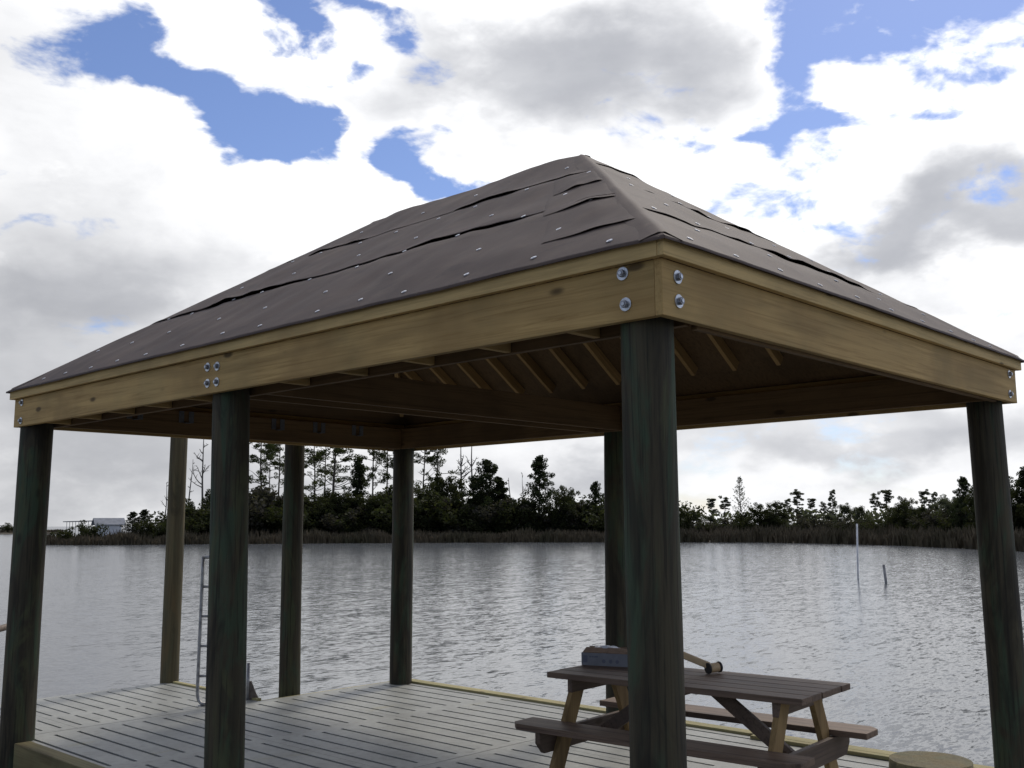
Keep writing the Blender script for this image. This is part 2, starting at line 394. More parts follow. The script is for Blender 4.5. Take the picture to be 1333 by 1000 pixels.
so.rotation_euler = sdir.to_track_quat('Z', 'Y').to_euler()

# ------------------------------------------------------------------ posts
def post(name, x, y, z0, z1, r0, r1, mt, parent, seed, lean=(0, 0), n=28):
    vs, fs = [], []; m = max(6, int((z1-z0)/.09)); o = Vector((seed*3.7, seed*1.3, 0))
    for i in range(m+1):
        t = i/m; z = z0+(z1-z0)*t
        cx = x+lean[0]*t+.012*mnoise.noise(Vector((seed*5.1, z*.5, 0))); cy = y+lean[1]*t+.012*mnoise.noise(Vector((seed*9.1, z*.5, 4)))
        for k in range(n):
            a = 2*math.pi*k/n
            r = (r0+(r1-r0)*t)*(1+.03*mnoise.noise(Vector((math.cos(a)*1.2, math.sin(a)*1.2, z*.7))+o)+.012*mnoise.noise(Vector((math.cos(a)*5, math.sin(a)*5, z*1.1))+o))
            if i == 0 or i == m: r *= .965
            vs.append((cx+r*math.cos(a), cy+r*math.sin(a), z))
    for i in range(m):
        for k in range(n): fs.append((i*n+k, i*n+(k+1) % n, (i+1)*n+(k+1) % n, (i+1)*n+k))
    fs.append(tuple(range(n-1, -1, -1)))
    ob = pydata(name, vs, fs, mt, parent, smooth=True)
    me = ob.data; bm = bmesh.new(); bm.from_mesh(me); bm.verts.ensure_lookup_table()
    f = bm.faces.new([bm.verts[m*n+k] for k in range(n)]); f.smooth = False
    bm.to_mesh(me); bm.free()
    return ob

# ------------------------------------------------------------------ PAVILION
pav = empty('pavilion', (0, 0, 0), 'open timber pavilion on round posts with a hip roof covered in dark roofing felt', 'pavilion')
ZT = ZB+BH
YM = 3.46
LEAN = [(0, 0), (.045, -.045), (-.02, .02), (.03, -.03), (0, 0), (-.03, .03)]
for i, (x, y, r, mt) in enumerate([(.157, .192, .113, M_POST), (.160, YM+.03, .118, M_POST), (.150, 6.53, .128, M_POST), (4.218, .183, .118, M_POST), (4.195, 6.5, .118, M_POST), (4.195, YM, .113, M_POST)]):
    lx, ly = LEAN[i]
    post('post', x+lx, y+ly, -1.6, ZB+.19, r*1.06, r*.99, mt, pav, i+1, (-lx, -ly))
# beams: outer boards (long ones butt between the short ones' ends)
box('outer_beam', 0, .038, .0385, B, ZB, ZT, M_BEAM[1], pav)
box('outer_beam', 0, A, .0, .038, ZB, ZT, M_BEAM[0], pav)
box('outer_beam', A-.038, A, .0385, B, ZB, ZT, M_BEAM[1], pav)
box('outer_beam', .040, A-.040, B-.038, B, ZB, ZT, M_BEAM[0], pav)
box('inner_beam', .268, .306, .076, B-.045, ZB+.004, ZT-.01, M_SHADED[1], pav)
box('inner_beam', .31, A-.31, .041, .074, ZB-.012, ZT-.02, M_SHADED[0], pav)
box('inner_beam', A-.306, A-.268, .076, B-.045, ZB+.004, ZT-.01, M_SHADED[1], pav)
box('inner_beam', .31, A-.31, B-.306, B-.268, ZB+.002, ZT-.01, M_SHADED[0], pav)
box('tie_beam', .309, A-.309, YM-.165, YM-.127, ZB+.006, ZT-.01, M_SHADED[0], pav)
box('tie_beam', .309, A-.309, YM+.127, YM+.165, ZB+.006, ZT-.01, M_SHADED[0], pav)
for y in np.arange(.55, B-.3, .56):
    if abs(y-YM) < .2: continue
    box('blocking', .041, .265, y-.019, y+.019, ZB+.008, ZB+.1, M_BEAM[0], pav)
# fascia
f0, f1 = ZT+.001, ZT+FH
box('fascia', -P, -.001, .0005, B+P, f0, f1, M_FASC[1], pav)
box('fascia', -P, A+P, -P, -.001, f0, f1, M_FASC[0], pav)
box('fascia', A+.001, A+P, .0005, B+P, f0, f1, M_FASC[1], pav)
box('fascia', .001, A-.001, B+.001, B+P, f0, f1, M_BEAM[0], pav)
# roof planes: d = inset from the felt's outer edge
PE = .043
X0, X1, Y0, Y1 = -PE, A+PE, -PE, B+PE
DM = (X1-X0)/2; ZE = ZT+FH+.006; SL = (ZB+1.822-ZE)/DM
NL = math.sqrt(1+SL*SL)
def slope_pt(side, d, s, off=0.):     # s = position along the eave direction
    z = ZE+SL*d; k = off/NL
    if side == 0: return Vector((X0+d-SL*k, s, z+k))
    if side == 1: return Vector((s, Y0+d-SL*k, z+k))
    if side == 2: return Vector((X1-d+SL*k, s, z+k))
    return Vector((s, Y1-d+SL*k, z+k))
def span(side, d): return (Y0+d, Y1-d) if side in (0, 2) else (X0+d, X1-d)
# sheathing with thickness, one part
bm = bmesh.new()
for side in range(4):
    top, bot = [], []
    for d, q in ((.006, 0), (.006, 1), (DM, 1), (DM, 0)):
        s = span(side, d)[q]
        top.append(bm.verts.new(slope_pt(side, d, s, -.004))); bot.append(bm.verts.new(slope_pt(side, d, s, -.022)))
    if side in (1, 3):
        top = top[:3]; bot = bot[:3]
    bm.faces.new(top); bm.faces.new(bot[::-1])
    for i in range(len(top)):
        j = (i+1) % len(top)
        if i == 0: bm.faces.new((top[j], top[i], bot[i], bot[j]))
bmesh.ops.remove_doubles(bm, verts=bm.verts, dist=.0005); bmesh.ops.recalc_face_normals(bm, faces=bm.faces)
from_bm('sheathing', bm, M_PLY, pav)
# rafters
def rafter(side, s, d0, d1, name='rafter'):
    a = slope_pt(side, d0, s, -.024-.046); b = slope_pt(side, d1, s, -.024-.046)
    bar(name, a, b, .036, .088, M_RAFT, pav, .003)
for side in (0, 2):
    y = .46
    while y < B-.3:
        dmax = min(y-Y0, Y1-y, DM-.03)-.03
        if dmax > .35: rafter(side, y, .30 if side else .10, dmax)
        y += .406
for side in (1, 3):
    x = .42
    while x < A-.3:
        dmax = min(x-X0, X1-x)-.04
        if dmax > .35: rafter(side, x, .13 if side == 1 else .30, dmax)
        x += .406
for sx, sy in ((0, 0), (1, 0), (0, 1), (1, 1)):
    def hp(d): return Vector((X0+d if not sx else X1-d, Y0+d if not sy else Y1-d, ZE+SL*d-.12))
    bar('hip_rafter', hp(.34), hp(DM-.02), .038, .15, M_RAFT, pav, .003)
bar('ridge_board', ((X0+X1)/2, Y0+DM, ZE+SL*DM-.13), ((X0+X1)/2, Y1-DM, ZE+SL*DM-.13), .038, .16, M_RAFT, pav, .003)
for x in (.92, 1.42, 1.92, 2.42, 2.92, 3.42):           # metal rafter hangers on the far inner beam
    bm = bmesh.new(); yy = B-.3085
    bx(bm, x-.075, x-.024, yy-.004, yy, ZT-.12, ZT-.012); bx(bm, x+.024, x+.075, yy-.004, yy, ZT-.12, ZT-.012)
    bx(bm, x-.026, x+.026, yy-.05, yy, ZT-.126, ZT-.121)
    from_bm('rafter_hanger', bm, M_HANG, pav)
# felt courses
def nz(a, b, c): return mnoise.noise(Vector((a, b, c)))
LAPS = {0: [-.014, .82, 1.58, DM], 1: [-.014, .50, 1.18, 1.86, DM], 2: [-.014, .76, 1.46, DM], 3: [-.014, .6, 1.3, DM]}
def lift(side, k, s, t, d, first):
    """height of the felt above the sheathing: wrinkles, and a wavy lifted lower edge"""
    sa, sb = span(side, max(d, 0)); e = min(s-sa, sb-s); win = max(0., min(1., e/.22))
    h = .006*nz(s*1.1+side*9, d*2.1+k*5, 1.3)+.006*nz(s*3.0, d*1.2, side+7.7)+.013*nz(s*.9-d*2.4, s*.4+d*.6, side*3.1)+.027*(.5-abs(nz(s*2.6-d*2.2, d*1.3+s*.5, side*2.7+k)))*max(0., nz(s*.8, d*.9, 9.1)+.4)+.006*nz(s*6, d*3.5-s*1.5, 4.4)
    win *= min(1., .25+max(0, d)/.3)
    lipw = max(0., 1-t/.16)
    q = nz(s*2.1+k*13.7+side*4, k*3.3, 2.2)
    lip = .0022+min(.013, max(0., q-.05)*.045)+max(0., nz(s*5.1+k*3, side, 6.)-.1)*.008
    if first: lip = .003+max(0., nz(s*1.6+side*7, 1, 8))*.012
    return (h+.013)*win+lip*lipw**1.6*win+.0022*(k % 2)+.002+(.0015 if k else 0)*lipw
for side in range(4):
    L = LAPS[side]
    for k in range(len(L)-1):
        dlo = L[k]; dhi = min(DM-.001, L[k+1]+(.06 if k+2 < len(L) else 0))
        length = span(side, max(dlo, 0))[1]-span(side, max(dlo, 0))[0]
        nu = max(24, int(length/.045)); nv = 14
        vs, fs = [], []
        for j in range(nv+1):
            t = (j/nv)**1.5
            for i in range(nu+1):
                d = dlo+(dhi-dlo)*t
                q = i/nu
                s0a, s0b = span(side, max(dlo, 0)); sm = s0a+(s0b-s0a)*q
                dd = d+(1-t)*(.022*nz(sm*.8+k*4, side*2.3, 3.1)+.010*nz(sm*2.7, k, 5))*(1 if k else .35)*min(1, min(q, 1-q)*12)
                sa, sb = span(side, dd); s = sa+(sb-sa)*q
                h = lift(side, k, s, t, dd, k == 0)
                if t > .9 and k+2 < len(L): h = min(h, .004)
                vs.append(slope_pt(side, dd, s, h))
        W = nu+1
        for j in range(nv):
            for i in range(nu): fs.append((j*W+i, j*W+i+1, (j+1)*W+i+1, (j+1)*W+i))
        # turned-down lower edge so that the sheet has a visible thickness
        base = len(vs)
        for i in range(W):
            p = Vector(vs[i]); vs.append(p+Vector((0, 0, -.0018 if k else -.012)))
        for i in range(nu): fs.append((i+1, i, base+i, base+i+1))
        ob = pydata('felt_strip', vs, fs, M_FELT, pav, smooth=True)
# loose ends of the end-slope courses wrapped round the near hip
for j, (dl, wrap, dep) in enumerate(((.30, .62, .30), (.78, .55, .34), (1.22, .42, .3))):
    vs, fs = [], []; nu, nv = 26, 8
    for b_ in range(nv+1):
        t = b_/nv
        for i in range(nu+1):
            q = i/nu; d = dl+dep*t-(.07*q if b_ == 0 else .05*q*(1-t)); sa, sb = span(0, d)
            s = sa+wrap*q*(1-.15*t)
            l_ = lift(0, 0 if d < .82 else 1, s, .5, d, False)
            h = l_+.0035+(max(0., math.sin(math.pi*min(1, q*1.15))*.014*(.6+.8*nz(q*4, j, 3)))*max(0, 1-t/.4)**1.5)*(q > .04)
            if q > .97: h = l_+.001
            vs.append(slope_pt(0, d, s, h*min(1, .25+q*6)))
    for b_ in range(nv):
        for i in range(nu): fs.append((b_*(nu+1)+i, b_*(nu+1)+i+1, (b_+1)*(nu+1)+i+1, (b_+1)*(nu+1)+i))
    pydata('felt_strip', vs, fs, M_FELT, pav, smooth=True)
# ridge and hip folds of felt
def fold(name, a, b, da, db, w):
    a, b = Vector(a), Vector(b); n = 40; vs, fs = [], []
    for i in range(n+1):
        t = i/n; p = a.lerp(b, t)
        for q in (-1, -.5, -.15, .15, .5, 1):
            dv = da if q < 0 else db
            lift_ = .013-.006*abs(q)+.006*nz(t*9, q*2, a.x+a.y)
            vs.append(p+dv*(abs(q)*w*(1+.15*nz(t*5, q, 2)))+Vector((0, 0, lift_)))
    for i in range(n):
        for k in range(5): fs.append((i*6+k, i*6+k+1, (i+1)*6+k+1, (i+1)*6+k))
    return pydata(name, vs, fs, M_FELT, pav, smooth=True)
pk0 = Vector(((X0+X1)/2, Y0+DM, ZE+SL*DM)); pk1 = Vector(((X0+X1)/2, Y1-DM, ZE+SL*DM))
nxv = Vector((-1, 0, -SL)).normalized(); pxv = Vector((1, 0, -SL)).normalized()
nyv = Vector((0, -1, -SL)).normalized(); pyv = Vector((0, 1, -SL)).normalized()
fold('ridge_fold', pk0+Vector((0, -.05, -.012)), pk1+Vector((0, .06, .004)), nxv, pxv, .2)
for pk, c, da, db in ((pk0, (X0, Y0), pxv*-1, nyv), (pk0, (X1, Y0), pxv, nyv), (pk1, (X0, Y1), nxv, pyv), (pk1, (X1, Y1), pxv, pyv)):
    cv = Vector((*c, ZE)); hd = (pk-cv).normalized()
    def perp(v): w_ = v-hd*v.dot(hd); return w_.normalized()
    # the two slope faces on either side of this hip
    sx = 0 if c[0] < 1 else 2; sy = 1 if c[1] < 1 else 3
    nA = Vector((-SL if sx == 0 else SL, 0, 1)).normalized(); nB = Vector((0, -SL if sy == 1 else SL, 1)).normalized()
    eA = nA.cross(hd); eB = nB.cross(hd)
    if eA.dot(Vector((0, (B/2-c[1]), 0))) < 0: eA = -eA
    if eB.dot(Vector((A/2-c[0], 0, 0))) < 0: eB = -eB
    fold('hip_fold', cv.lerp(pk, .012), cv.lerp(pk, .99), eA, eB, .1)
# nails with round caps along the courses
bm = bmesh.new(); cylinder(bm, (0, 0, 0), (0, 0, 1), .0145, .0035, 12); cylinder(bm, (0, 0, .0035), (0, 0, 1), .006, .0015, 8)
nail_me = bpy.data.meshes.new('cap_nail'); bm.to_mesh(nail_me); bm.free(); nail_me.materials.append(M_NAIL)
cnt = 0
for side, rows in ((0, [(.07, .46, .2), (.40, .62, .4), (.80, .5, .1), (1.10, .66, .3), (1.50, .5, .0), (1.86, .72, .2)]), (1, [(.06, .42, .1), (.3, .66, .35), (.55, .45, .1), (.9, .6, .3), (1.23, .45, .1), (1.6, .6, .2)])):
    for d, step, o in rows:
        sa, sb = span(side, d); s = sa+o+.06
        while s < sb-.1:
            ss = s+rng.uniform(-.06, .06); dd = d+rng.uniform(-.025, .025)
            L = LAPS[side]; k = max(i for i in range(len(L)-1) if L[i] <= dd)
            t = ((dd-L[k])/(L[k+1]-L[k]))
            h = lift(side, k, ss, t, dd, k == 0)+.001
            o_ = bpy.data.objects.new('cap_nail', nail_me); link(o_, pav)
            nrm = Vector((-SL, 0, 1)) if side == 0 else Vector((0, -SL, 1))
            o_.location = slope_pt(side, dd, ss, h); o_.rotation_euler = nrm.to_track_quat('Z', 'Y').to_euler()
            cnt += 1; s += step*rng.uniform(.85, 1.15)
print('cap nails', cnt)
# bolts with washers
def bolt(p, ax):
    bm = bmesh.new(); cylinder(bm, p, ax, .029, .005, 28); cylinder(bm, Vector(p)+Vector(ax)*.005, ax, .008, .019, 12)
    o = from_bm('bolt', bm, M_GALV, pav, bevel=.0008)
    bm = bmesh.new(); cylinder(bm, Vector(p)+Vector(ax)*.0052, ax, .0165, .015, 6); from_bm('nut', bm, M_NUT, o, bevel=.0012)
for y, z in ((.196, 2.765), (.184, 2.632), (YM-.065, 2.728), (YM+.05, 2.735), (YM-.065, 2.628), (YM+.045, 2.630), (6.50, 2.762), (6.50, 2.61)):
    bolt((-.0005, y, z), (-1, 0, 0))
for x, z in ((.107, 2.735), (.112, 2.634), (4.205, 2.757), (4.19, 2.615)):
    bolt((x, -.0005, z), (0, -1, 0))

# ------------------------------------------------------------------ DOCK
dock = empty('dock', (2.17, 3.3, 0), 'grey slotted plastic panel dock with yellowish timber edge boards under the pavilion', 'dock')
dock.location = (0, 0, 0)
def slotted(name, x0, x1, y0, y1, rows, pitch, sw, th=.045):
    """a moulded panel: solid cross bands with bars between the slots"""
    bm = bmesh.new(); y = y0
    xs = []; x = x0+pitch*.5
    while x < x1-.08: xs.append(x); x += pitch
    for (a, b) in rows+[(y1, y1)]:
        if a-y > .001: bx(bm, x0, x1, y, a, -th, 0)
        if b > a:
            e = [x0]
            for q in xs: e += [q-sw/2, q+sw/2]
            e.append(x1)
            for i in range(0, len(e), 2): bx(bm, e[i], e[i+1], a, b, -th, 0)
        y = b
    bmesh.ops.remove_doubles(bm, verts=bm.verts, dist=.0004)
    # drop internal doubled faces
    seen = {}
    for f in list(bm.faces):
        key = tuple(sorted(v.index for v in f.verts)); seen.setdefault(key, []).append(f)
    kill = [f for fl in seen.values() if len(fl) > 1 for f in fl]
    if kill: bmesh.ops.delete(bm, geom=kill, context='FACES_ONLY')
    return from_bm(name, bm, M_DECK, dock)
def slotted_panels(x0, x1, y0, y1, rows, pitch, sw, nx):
    w = (x1-x0)/nx
    for i in range(nx): slotted('deck_panel', x0+w*i+(.0015 if i else 0), x0+w*(i+1)-.0015, y0, y1, rows, pitch, sw)
DX0, DX1 = .153, 4.27
# ten slots per 2.4 m; panel edges fall between slots
slotted_panels(DX0, DX1, 3.434, 6.68, [(3.53, 4.96), (5.12, 6.55)], .1965, .030, 3)
slotted_panels(DX0, DX1, .18, 3.426, [(.28, 1.71), (1.87, 3.32)], .1965, .030, 3)
slotted_panels(DX0, DX1, -.66, .172, [(-.56, .07)], .1965, .030, 3)
slotted_panels(-2.9, 2.50, 6.69, 8.50, [(6.80, 7.30), (7.42, 8.40)], .162, .024, 3)
ob = box('edge_board', 4.275, 4.40, -.66, 6.66, -.22, .022, M_EDGE[1], dock, .006)
box('edge_board', 2.505, 2.56, 6.72, 8.40, -.2, .02, M_EDGE[1], dock, .006)
box('edge_board', 2.565, 4.40, 6.69, 6.73, -.2, -.004, M_EDGE[0], dock, .004)
box('edge_board', -2.9, 2.50, 8.503, 8.54, -.2, -.006, M_EDGE[0], dock, .004)
box('cap_board', 4.17, 4.235, -.6, 2.15, .002, .03, M_EDGE[1], dock, .006)
box('curb', .022, .15, -.66, 6.30, -.2, .03, M_CURB, dock, .008)
for x in (.3, 1.1, 1.9, 2.7, 3.5, 4.1):
    box('joist', x-.02, x+.02, -.64, 6.6, -.24, -.048, M_JOIST, dock, .003)
for x in (-2.2, -1.4, -.6, .2, 1.0, 1.8, 2.4):
    box('joist', x-.02, x+.02, 6.7, 8.49, -.24, -.048, M_JOIST, dock, .003)

# free-standing pilings
def piling(label, x, y, z1, r, mt, seed, group=None, lean=(0, 0)):
    o = post('piling', 0, 0, -1.9, z1, r*1.05, r*.97, mt, None, seed, lean); o.location = (x, y, 0)
    return tag(o, label, 'piling', group)
p = on_z(225.5, 889, 0); piling('slim tan piling at the outer corner of the side platform, behind the ladder', p.x+.0, p.y+.09, 2.86, .099, M_POST2, 21)
p = on_z(384, 904, 0); piling('slim dark green piling on the dock edge between the middle and back corner posts', p.x, 6.73+.13, 2.80, .108, M_POST, 22)
p = at(1213, 989, 3.95); piling('thick cut-off piling with flat mossy top beside the picnic table, bottom right', p.x, p.y, p.z, .146, M_STUMP, 23)

# ------------------------------------------------------------------ PICNIC TABLE
tb = empty('picnic_table', (2.40, 1.52, 0), 'weathered grey picnic table with attached benches and yellowish A-frame legs', 'picnic table', rz=R(4.5))
# local y = length, x = width
def clip_board(name, x0, x1, y0, y1, z0, z1, mt, parent, c=.05, sides=(1, 1)):
    bm = bmesh.new()
    # plan outline with clipped outer corners: sides = (clip low-x, clip high-x)
    pts = []
    cl, cr = (c if sides[0] else .004), (c if sides[1] else .004)
    pts = [(x0+cl, y0), (x1-cr, y0), (x1, y0+cr), (x1, y1-cr), (x1-cr, y1), (x0+cl, y1), (x0, y1-cl), (x0, y0+cl)]
    f = bm.faces.new([bm.verts.new((x, y, z0)) for x, y in pts])
    r = bmesh.ops.extrude_face_region(bm, geom=[f])
    bmesh.ops.translate(bm, vec=(0, 0, z1-z0), verts=[v for v in r['geom'] if isinstance(v, bmesh.types.BMVert)])
    bmesh.ops.recalc_face_normals(bm, faces=bm.faces)
    return from_bm(name, bm, mt, parent, bevel=.004)
bm = bmesh.new()
w = .142
for i in range(5):
    x0 = -.37+i*(w+.0075); bx(bm, x0, x0+w, -.915+.003*(i % 2), .895-.004*((i+1) % 2), .702, .74)
from_bm('tabletop', bm, M_GREY, tb, bevel=.005)
for s in (-1, 1):
    x0, x1 = sorted((s*.40, s*.655))
    clip_board('bench', x0, x1, -.99, .99, .402, .44, M_GREY, tb, .06, (s < 0, s > 0))
    ye = s*.73
    box('top_cleat', -.33, .33, ye-.019+.0, ye+.019, .614, .700, M_GREYZ, tb, .006)
    # seat support with clipped lower corners
    bm = bmesh.new(); yy = ye+s*.042
    pl = [(-.635, .398), (-.635, .33), (-.575, .262), (.575, .262), (.635, .33), (.635, .398)]
    f = bm.faces.new([bm.verts.new((x, yy-.019, z)) for x, z in pl]); r = bmesh.ops.extrude_face_region(bm, geom=[f])
    bmesh.ops.translate(bm, vec=(0, .038, 0), verts=[v for v in r['geom'] if isinstance(v, bmesh.types.BMVert)]); bmesh.ops.recalc_face_normals(bm, faces=bm.faces)
    from_bm('seat_support', bm, M_GREYZ, tb, bevel=.004)
    for q in (-1, 1):                                       # A-frame leg
        bm = bmesh.new(); y0 = ye-s*.0005; ang = .30
        top, bot = (q*.215, .70), (q*.56, .0)
        dx = .066
        pl = [(top[0]-dx, top[1]), (top[0]+dx, top[1]), (bot[0]+dx, bot[1]), (bot[0]-dx, bot[1])]
        f = bm.faces.new([bm.verts.new((x, y0-.019+.0, z)) for x, z in pl]); r = bmesh.ops.extrude_face_region(bm, geom=[f])
        bmesh.ops.translate(bm, vec=(0, .038, 0), verts=[v for v in r['geom'] if isinstance(v, bmesh.types.BMVert)])
        bmesh.ops.translate(bm, vec=(0, s*.0015, 0), verts=bm.verts); bmesh.ops.recalc_face_normals(bm, faces=bm.faces)
        from_bm('leg', bm, M_LEG, tb, bevel=.004)
    bar('brace', (0, s*.71, .30), (0, s*.16, .685), .038, .085, M_GREYZ, tb, .004)
box('centre_cleat', -.33, .33, -.019, .019, .640, .700, M_GREYZ, tb, .005)

# items on the table
q = on_z(757, 866, .741); e = on_z(897, 873, .741)
dv = (e-q); dv.z = 0; bl = .62; dv.normalize(); pv = Vector((-dv.y, dv.x, 0))
if pv.dot(Vector((1, 1, 0))) < 0: pv = -pv
bxm = Matrix((dv, pv, Vector((0, 0, 1)))).transposed().to_4x4(); bxm.translation = q
rzb = math.atan2(dv.y, dv.x)
cb = empty('cardboard_box', (q.x, q.y, .7405), 'long low cardboard box with pale printed side and open top on the picnic table', 'box', rz=rzb)
Lb, Wb, Hb = bl, .24, .088
bm = bmesh.new(); bx(bm, 0, Lb, 0, .004, .002, Hb); from_bm('printed_side', bm, M_CARDW, cb)
bm = bmesh.new(); bx(bm, 0, Lb, Wb-.004, Wb, .002, Hb); bx(bm, 0, .004, .0045, Wb-.0045, .002, Hb); bx(bm, Lb-.004, Lb, .0045, Wb-.0045, .002, Hb); bx(bm, .0045, Lb-.0045, .0045, Wb-.0045, 0, .004)
from_bm('box_body', bm, M_CARD, cb)
for a, b_ in (((0, .002, Hb+.001), 1), ((0, Wb-.002, Hb+.001), -1)):
    bm = bmesh.new(); M = Matrix.Translation(a) @ Matrix.Rotation(R(16*b_), 4, 'X')
    bx(bm, .01, Lb-.01, 0 if b_ > 0 else -.09, .09 if b_ > 0 else 0, 0, .004, M); from_bm('flap', bm, M_CARD, cb)
bm = bmesh.new()
bx(bm, .012, .045, -.0012, 0, .022, .07)
for i, x in enumerate((.06, .078, .096, .11)): bx(bm, x, x+.013, -.0012, 0, .058, .068)
for x in (.165, .215, .262): cylinder(bm, (x, 0, .034), (0, -1, 0), .013, .0012, 16)
from_bm('print_mark', bm, M_INK, cb)
# white plastic bag lying in the open box
bm = bmesh.new(); bmesh.ops.create_icosphere(bm, subdivisions=4, radius=1)
for v in bm.verts:
    k = 1+.22*mnoise.noise(v.co*2.3)+.12*mnoise.noise(v.co*6)
    v.co = Vector((v.co.x*.10*k, v.co.y*.06*k, v.co.z*.026*k))
wb = from_bm('plastic_bag', bm, M_WHITE, None, smooth=True); c = bxm @ Vector((.15, .13, Hb+.012)); wb.location = c; wb.rotation_euler = (0, 0, rzb)
tag(wb, 'crumpled white plastic bag poking out of the cardboard box', 'plastic bag')
# mallet leaning on the box
h1 = on_z(929, 871, .77)
ml = empty('mallet', (h1.x, h1.y, .7405), 'wooden handled mallet with two dark faces lying on the tabletop right of the near post', 'mallet')
hc = Vector((0, 0, .0385))
fa = at(925, 864, (h1-CAM).xy.length); fb = at(938, 860, (h1-CAM).xy.length+.05)
ha = (Vector((fb.x-fa.x, fb.y-fa.y, .0))).normalized()
ha = (ha+Vector((0, 0, .05))).normalized()
left = at(885, 851, (h1-CAM).xy.length-.03)-Vector((h1.x, h1.y, .7405))
bm = bmesh.new(); cylinder(bm, hc-ha*.036, ha, .031, .072, 20); from_bm('head', bm, M_HANDLE, ml, bevel=.003)
for s in (-1, 1):
    bm = bmesh.new(); cylinder(bm, hc+ha*(.037 if s > 0 else -.052), ha, .036, .015, 20); from_bm('face', bm, M_BLACK, ml, bevel=.005)
bar('handle', hc+(left-hc).normalized()*.026, hc+(left-hc).normalized()*.30, .03, .046, M_HANDLE, ml, .01)

# ------------------------------------------------------------------ ladder, bracket, rail
lp = on_z(262, 919, 0.0)
ld = empty('swim_ladder', (lp.x, lp.y, 0), 'grey metal dock ladder standing upright behind the left middle post', 'ladder', rz=-YAW)
hgt = on_z(262, 919, 0); topz = at(263, 724, (lp-CAM).xy.length).z
for x in (-.05, .30):
    pts = [(x+.10, -.02, .02), (x+.055, -.01, .022), (x+.022, 0, .05), (x+.008, 0, .11)]+[(x+.006+.012*k/8, 0, .11+(topz-.11)*k/8) for k in range(1, 9)]
    vs, fs = tube(pts, .0165, 10); pydata('rail', vs, fs, M_ALU, ld, True)
for k in range(6):
    z = topz-.012-k*.285
    vs, fs = tube([(-.03, 0, z), (.312, 0, z)], .013 if k else .016, 8); pydata('rung', vs, fs, M_ALU, ld, True)
p = on_z(322, 911, .0)
br = empty('edge_bracket', (p.x, p.y, 0), 'small rusty bracket with upright rod and triangular plate on the dock edge', 'bracket', rz=-YAW)
vs, fs = tube([(0, 0, -.05), (0, 0, .36)], .017, 10); pydata('rod', vs, fs, M_ALU, br, True)
bm = bmesh.new(); f = bm.faces.new([bm.verts.new(v) for v in ((.012, 0, 0), (.115, 0, .002), (.085, 0, .05), (.03, 0, .18), (.012, 0, .18))]); r = bmesh.ops.extrude_face_region(bm, geom=[f])
bmesh.ops.translate(bm, vec=(0, .03, 0), verts=[v for v in r['geom'] if isinstance(v, bmesh.types.BMVert)]); bmesh.ops.recalc_face_normals(bm, faces=bm.faces)
from_bm('gusset_plate', bm, M_RUST, br, bevel=.004)
p0 = at(16, 814, 9.9); p1 = at(-120, 858, 9.0)
vs, fs = tube([p0, p0.lerp(p1, .3)+Vector((0, 0, .01)), p1, (p1.x, p1.y, -1.4)], .028, 10)
o = pydata('mooring_rail', vs, fs, M_RUST, None, True); tag(o, 'dark sloping pipe rail beyond the leftmost post at the frame edge', 'rail')
vs, fs = tube([p0, (p0.x, p0.y, -1.4)], .028, 10); pydata('upright', vs, fs, M_RUST, o, True)

# ------------------------------------------------------------------ marker poles in the water
p = on_z(1117, 753, WATER); d = (p-CAM).xy.length; t = at(1115.5, 682, d)
vs, fs = tube([(p.x, p.y, -2.2), tuple(p), tuple(t)], .042, 10); tag(pydata('marker_pole', vs, fs, M_PVC, None, True), 'tall thin pale marker pole standing upright in the water on the right', 'pole')
p = on_z(1153.5, 759, WATER); d = (p-CAM).xy.length; t = at(1150.3, 735, d)
dd = (t-p)
vs, fs = tube([tuple(p-dd*1.2), tuple(p), tuple(t)], .06, 10); tag(pydata('marker_stake', vs, fs, M_OLDPOLE, None, True), 'short grey stake leaning out of the water beside the tall marker pole', 'stake')

# ------------------------------------------------------------------ WATER, LAND
def polar(az, d, z=0.): a = YAW+R(az); return Vector((CAM.x+d*math.sin(a), CAM.y+d*math.cos(a), z))
vs = [(0, 0, WATER)]; fs = []; rings = [3, 8, 20, 60, 200, 800, 3000, 9000]; n = 64
for r_ in rings:
    for k in range(n): vs.append((r_*math.cos(2*math.pi*k/n), r_*math.sin(2*math.pi*k/n), WATER))
for k in range(n): fs.append((0, 1+k, 1+(k+1) % n))
for i in range(len(rings)-1):
    for k in range(n):
        a = 1+i*n; fs.append((a+k, a+n+k, a+n+(k+1) % n, a+(k+1) % n))
wo = pydata('water', vs, fs, M_WATER, None, True); wo['kind'] = 'structure'
def azu(u): return azel(u, 690)[0]
SHORE = [(-25.5, 162), (azu(60), 160), (azu(150), 152), (azu(400), 148), (azu(600), 146), (azu(800), 143), (azu(1000), 139), (azu(1150), 124), (azu(1250), 109), (azu(1333), 99), (32, 88), (45, 78), (60, 74)]
def shore(az):
    for (a0, d0), (a1, d1) in zip(SHORE, SHORE[1:]):
        if az <= a1: return d0+(d1-d0)*max(0, (az-a0))/(a1-a0)
    return SHORE[-1][1]
def wob(az): return 1.8*nz(az*.55, 0, 0)+.7*nz(az*2.1, 3, 0)
def depth(az):          # depth of the land behind its shoreline
    u0, u1 = azu(150), azu(215)
    if az < u0: return 14+12*max(0, (az+25.5)/(u0+25.5))
    if az < u1: return 26+500*(az-u0)/(u1-u0)
    return 526
def land_h(q, dd): return WATER-.25+min(1, q/2.2)*.5+min(1, max(0, q-2)/40)*.9*(1 if dd > 60 else .15)
vs, fs = [], []; AZ = np.arange(-25.5, 60.01, .35); QS = [0, .8, 2.2, 5, 9, 15, 25, 45, 90, 200, 526]
